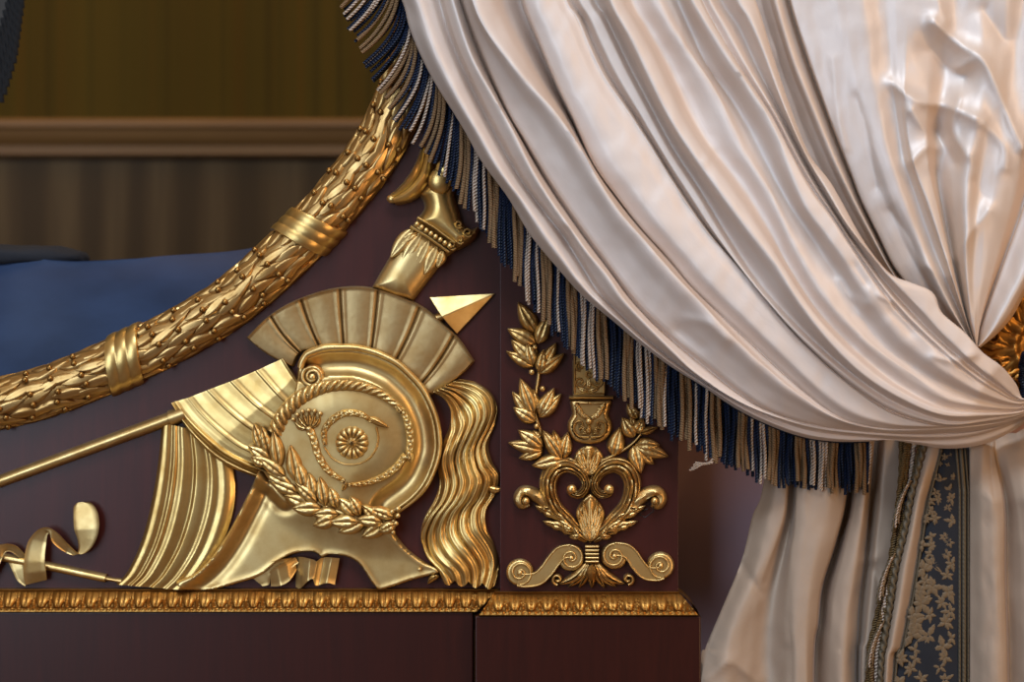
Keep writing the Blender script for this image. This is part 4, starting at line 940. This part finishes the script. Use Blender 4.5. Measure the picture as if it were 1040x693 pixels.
Rt_ = [(g, TOPB(d)) for g, d in Rt_]
m = M(); drape(m, Rt_, 120, 8, noise_amp=1.5, seed=2.)
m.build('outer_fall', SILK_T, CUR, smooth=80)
# brocade leaves and flowers on the band
def band_xy(s, q):
    """s across 0..1, q = height line"""
    bl = cr(BL, 10); br = cr(BR, 10)
    x0 = np.interp(q, bl[:, 1], bl[:, 0]); x1 = np.interp(q, br[:, 1], br[:, 0]); return np.array([x0 + (x1 - x0 - 13) * s, q])
m = M(); q = 462.; kk = 0
while q < 960:
    wd_ = band_xy(1, q)[0] - band_xy(0, q)[0]
    for s0 in ([.26, .72] if kk % 2 else [.40, .86, .1]):
        c = band_xy(s0 + random.uniform(-.08, .08), q + random.uniform(-4, 4))
        big = min(wd_, 46) * random.choice([.20, .27, .17])
        np_ = random.choice([4, 5, 6]); a0 = random.uniform(0, 6)
        for j in range(np_):
            a = a0 + j * 2 * PI / np_ * random.uniform(.85, 1.1)
            e = c + big * random.uniform(.75, 1.2) * np.array([math.cos(a), math.sin(a)])
            b0x = band_xy(0, e[1])[0] + 3; b1x = band_xy(1, e[1])[0] - 1
            e[0] = min(max(e[0], b0x), b1x)
            leaf(m, c, e, big * .62, .9, 57.8 - 27 * max(0, 1 - (c[1] - 430) / 70), lobes=3, n=10, ns=5, kd=58)
    q += 11.5; kk += 1
m.build('brocade_pattern', BROCADE, BAND, smooth=60)
m = M()
for dx, ww in ((-9.5, 3.), (-4.8, 4.4), (-.8, 2.)):
    p = resample(cr(sh(BR, dx), 8), 400); sweep(m, p, ww, 2.2, [31, 57, 57, 57, 57, 57, 57, 57, 57], n=400, ns=7, smooth=False, mod=lambda t, s, G, L: G * (.55 + .45 * np.abs(np.sin(PI * (t * L / 5 + .4 * s)))), kd=57)
p = resample(cr(sh(BL, 2.5), 8), 400); sweep(m, p, 2.6, 2., [30, 55, 55, 55, 55, 55, 55, 55, 55], n=400, ns=7, smooth=False, kd=57)
m.build('braid_border', BRAID, BAND, smooth=60)
# twisted cord on the leading edge and its turned-in fringe
m = M(); p = resample(cr(CL, 8), 420); tube(m, W(p[:, 0] - 1, p[:, 1], np.interp(p[:, 1], [430, 500], [32, 56])), .0030, 10, True, .32, 330.); m.build('twisted_cord', BRAID, CUR, smooth=70)
FL = down([(914, 430), (911, 495), (907, 560), (899, 600), (885, 644), (878, 692)], 862)
EF = None
for j, (f, mt, dd) in enumerate([(.04, C_BROWN, 44), (.2, C_BROWN, 49), (.34, C_TAN, 46), (.48, C_BROWN, 51), (.62, C_CREAM, 50), (.74, C_BROWN, 52), (.88, C_NAVY, 50)]):
    p = resample(cr(mix(FL, CL, f), 8), 160); t = np.linspace(0, 1, 160)
    x = p[:, 0] + 2.2 * np.sin(t * 17 + j * 1.3) ; m = M(); tube(m, W(x, p[:, 1], dd - 22 * np.clip(1 - (p[:, 1] - 430) / 70, 0, 1) + 2 * np.sin(t * 11 + j)), .0024, 8, True, .25, 260.)
    if EF is None: EF = lab(m.build('edge_fringe', mt, CUR, smooth=70), 'brown fringe turned in along the lower edge')
    else: m.build('fringe_cord', mt, EF, smooth=70)
for q in (498, 572, 640):                                              # loops of braid peeping out
    for k_ in range(3):
        f = lambda a: mix(FL, CL, a)
        c0 = np.array([np.interp(q, cr(CL, 8)[:, 1], cr(CL, 8)[:, 0]) - 2 - 3 * k_, q + 4 * k_])
        m = M(); aa = np.linspace(0, 1, 24); tube(m, W(c0[0] - 13 * np.sin(aa * PI * .5), c0[1] - 10 * (1 - aa) ** 2 + 34 * aa ** 1.4, 56 + 0*aa), .0011, 6, True, .2, 400)
        m.build('fringe_cord', [C_TAN, C_CREAM, BRAID][k_], EF)

# ---- bullion fringe along the swag
hem = resample(cr(E0, 12), 2400); hs = np.concatenate([[0], np.cumsum(np.linalg.norm(np.diff(hem, axis=0), axis=1))])
TT = np.gradient(hem, axis=0); TT /= np.linalg.norm(TT, axis=1)[:, None]
tq = np.linspace(0, 1, 2400); hd = np.interp(tq, np.linspace(0, 1, 21), gl[2][1]) + env(tq) - 2
def at_s(s):
    return np.array([np.interp(s, hs, hem[:, 0]), np.interp(s, hs, hem[:, 1])]), np.array([np.interp(s, hs, TT[:, 0]), np.interp(s, hs, TT[:, 1])]), float(np.interp(s, hs, hd))
def cord_pts(s, L, jit, dd, n=46):
    p, t, d = at_s(s); nrm = np.array([-t[1], t[0]])                 # outward: left and down
    ang = math.degrees(math.atan2(t[1], t[0])); a = np.linspace(0, 1, n)
    lean = float(np.interp(p[1], [-90, -45, 0, 58, 105, 150], [26, 34, 39, 26, 10, 0]))
    x = p[0] + 2 * t[1] - lean * a ** 2.0 + jit * a * a + .7 * np.sin(a * 5 + s * .13)
    y = p[1] - 2 + L * a - .15 * lean * a * a
    D = d - 6 - 5 * a + dd + 2.5 * np.sin(a * 3 + s * .7)
    return W(x, y, D)
m = M(); k0 = np.argmin(np.abs(hem[:, 1] + 140)); k1 = np.argmin(np.abs(hem[:, 0] - 884)); hp = hem[k0:k1]
sweep(m, hp[::6] + np.array([1.5, -1.0]), 5, 3, 50, n=500, ns=7, smooth=False, kd=60); FR = m.build('fringe', C_NAVY, CUR, smooth=60); lab(FR, 'bullion fringe of tan, navy and cream cords')
cyc = [('t', 3), ('n', 1), ('c', 2), ('n', 1), ('c', 2), ('n', 1), ('t', 3), ('n', 6)]
seq = []
for kind, n_ in cyc: seq += [kind] * n_
mats = {'t': C_TAN, 'c': C_CREAM, 'n': C_NAVY}
s = hs[k0]; i = 0; cords = []
while s < hs[k1]:
    p, t, d = at_s(s); kind = seq[i % len(seq)]
    if kind == 'c' and random.random() < .10: kind = 'n'
    if kind == 'n' and random.random() < .06: kind = 'c'
    L = 75 if p[0] < 700 else 75 - 23 * min(1, (p[0] - 700) / 130)
    cords.append((s, L + random.uniform(-8, 4), random.uniform(-1.5, 1.5), {'t': 1.5, 'c': 1.5, 'n': -1.}[kind] + random.uniform(-1, 1), kind, p))
    step = {'t': 4.0, 'c': 3.5, 'n': 3.1}[kind]
    s += step / max(.50, abs(t[0]) ** .8) * .92; i += 1
front = [c for c in cords if c[5][1] > -70]
vis = sorted(front, key=lambda c: c[5][1] < 5)[:100]
vs = set(id(c) for c in vis); rest = {'t': M(), 'c': M(), 'n': M()}
for c in cords:
    m = M() if id(c) in vs else rest['n']
    r = {'t': .0021, 'c': .00155, 'n': .0016}[c[4]]
    tgt = m if id(c) in vs else rest[c[4]]
    tube(tgt, cord_pts(*c[:4], n=30), r, 8)
    if id(c) in vs: m.build('fringe_cord', mats[c[4]], FR, smooth=75)
# the many cords behind and at the far ends of the fringe
s = hs[k0]
while s < hs[k1]:
    p, t, d = at_s(s)
    L = 72 if p[0] < 700 else 72 - 22 * min(1, (p[0] - 700) / 130)
    tube(rest['n'], cord_pts(s, L + random.uniform(-8, 2), random.uniform(-1, 1), -4., 20), .0018, 6)
    s += 4.2 / max(.5, abs(t[0]))
for k_, nm in (('n', 'navy'), ('t', 'tan'), ('c', 'cream')):
    if rest[k_].n: o = rest[k_].build('fringe_cords', mats[k_], FR, smooth=75); o['kind'] = 'stuff'
# a frayed loose end
m = M()
for k_ in range(4):
    a = np.linspace(0, 1, 14); tube(m, W(724 - (18 + 2*k_) * a, 466 + 12 * a - 6 * a * a + k_ * 1.2 + 2 * np.sin(a * 5 + k_), 52 + 0*a), .0009, 6)
m.build('frayed_end', C_CREAM, FR)

# ---- gilded holdback behind the tie
HB = empty('curtain_holdback', 'gilded round holdback behind the gathered curtain at the right edge', 'curtain holdback')
m = M(); a = np.linspace(0, 2*PI, 121)[:-1][:, None]; r = np.linspace(0, 1, 40)[None]
hh2 = 14 + 14 * np.sqrt(np.clip(1 - r ** 2, 0, 1)) + 3.2 * np.abs(np.cos(a * 7 + r * 3)) * sstep(.2, .35, r) * sstep(1, .8, r) + 3 * np.exp(-((r - .3) / .05) ** 2) + 3 * np.exp(-((r - .9) / .04) ** 2)
m.grid(W(1052 + 78 * r * np.cos(a), 352 + 78 * r * np.sin(a), hh2, 20), cu=True)
d_ = m.build('disc', G_MOULD, HB, smooth=60)
m = M()
for j in range(12):
    a = j * PI / 6; c = np.array([1052, 352]); leaf(m, c + 26 * np.array([math.cos(a), math.sin(a)]), c + 70 * np.array([math.cos(a + .2), math.sin(a + .2)]), 26, 7, 24, lobes=4, kd=28)
for j in range(10):
    a = j * PI / 5 + .2; sweep(m, spiral((1052 + 46 * math.cos(a), 352 + 46 * math.sin(a)), 9, 1.5, j * 40, 1.3, 30), 4, 5, 29, ns=7, n=40, smooth=False, kd=30)
m.build('carved_leaves', G_MOULD, HB, smooth=60)
m = M(); tube(m, [W(1052, 352, 20), W(1052, 352, -101)], .012, 16); m.build('stem', G_MOULD, HB)
# dark tie band gathering the cloth
TIE = M(); a = np.linspace(0, 2*PI, 60)
tube(TIE, np.stack([W(1050 + 8 * np.cos(a), 400 + 44 * np.sin(a), 76 + 40 * np.cos(a) * .3)[:, 0], W(0*a, 0*a, 70 + 34 * np.sin(a * 1))[:, 1], W(1050 + 0*a, 400 + 40 * np.cos(a), 70)[:, 2]], -1), .004, 8, False, .25, 200)
TIE.build('tie_cord', C_NAVY, CUR)

# ---- far curtain edge at the top left
LC = empty('curtain', 'shadowed fringed curtain edge in the far top left corner', 'curtain')
m = M(); gL = []
for k_, (x0, x1, d) in enumerate([(-120, -130, -150), (-95, -115, -130), (-70, -100, -150), (-45, -85, -130), (-20, -72, -152), (7, -60, -140), (10, -58, -150)]): gL.append(([(x0 + 25, -300), (x0 + 8, -60), (x0, 0), (x0 - 12, 40), (x1, 110)], d))
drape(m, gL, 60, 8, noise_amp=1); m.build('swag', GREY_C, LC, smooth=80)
m = M()
for k_ in range(36):
    q = -230 + k_ * 8; x0 = np.interp(q, [-300, -60, 0, 40, 110], [34, 17, 9, -3, -58]); a = np.linspace(0, 1, 16)
    tube(m, W(x0 + 13 * a - 8 * a * a, q + 62 * a, -142 + 0*a), .0036, 6, True, .2, 150)
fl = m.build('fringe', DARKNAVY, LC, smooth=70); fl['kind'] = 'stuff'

# ================================================================== LIGHT AND CAMERA
def area(name, loc, target, sx, sy, power, c):
    l = bpy.data.lights.new(name, 'AREA'); l.shape = 'RECTANGLE'; l.size = sx; l.size_y = sy; l.energy = power; l.color = c
    o = bpy.data.objects.new(name, l); col.objects.link(o); o.location = loc
    o.rotation_euler = (Vector(target) - Vector(loc)).to_track_quat('-Z', 'Y').to_euler(); return o
area('window_and_top_fill', (-1.55, -2.7, 1.15), (.05, 0, .65), 1.4, 2.1, 38, (.66, .82, 1.0))
area('window_and_top_fill', (.1, -1.7, 2.9), (.12, 0, .85), 1.7, .8, 55, (.76, .88, 1.0))  # added soft fill from overhead, not a window
area('warm_fill_right', (1.5, -1.3, 1.6), (.3, 0, .7), .5, .5, 8, (1., .58, .24))  # added warm fill from the upper right, no real lamp
area('warm_bounce_low', (1.3, -1.3, .25), (.4, -.1, .55), .5, .4, 5, (1., .60, .28))  # added low light standing in for warm bounce on the swag
area('back_wall_light', (-.5, .45, 2.3), (-.4, .9, .6), .8, .4, 7, (1., .66, .30))  # warm area light high up, aimed at the back wall
w = bpy.data.worlds.new('World'); bpy.context.scene.world = w; w.use_nodes = True; nt = w.node_tree
bg = nt.nodes['Background']; bg.inputs['Strength'].default_value = .30
tc = nt.nodes.new('ShaderNodeTexCoord'); sep = nt.nodes.new('ShaderNodeSeparateXYZ'); nt.links.new(tc.outputs['Generated'], sep.inputs[0])
r = ramp(nt, [(0., (.10, .050, .028)), (.42, (.32, .205, .135)), (.62, (.70, .51, .34)), (1., (.95, .58, .25))])
mr = nt.nodes.new('ShaderNodeMapRange'); mr.inputs['From Min'].default_value = -1; mr.inputs['From Max'].default_value = 1
nt.links.new(sep.outputs['Z'], mr.inputs['Value']); nt.links.new(mr.outputs[0], r.inputs['Fac']); nt.links.new(r.outputs['Color'], bg.inputs['Color'])

cd = bpy.data.cameras.new('camera'); cam = bpy.data.objects.new('camera', cd); col.objects.link(cam)
cam.location = (0, -DC, Z0); cam.rotation_euler = (PI / 2, 0, 0)
cd.sensor_width = 36; cd.lens = 36 * DC / 1.04; cd.clip_start = .05
cd.dof.use_dof = True; cd.dof.focus_distance = DC - .03; cd.dof.aperture_fstop = 3.2
bpy.context.scene.camera = cam
sc = bpy.context.scene
sc.view_settings.view_transform = 'Standard'; sc.view_settings.exposure = 0.
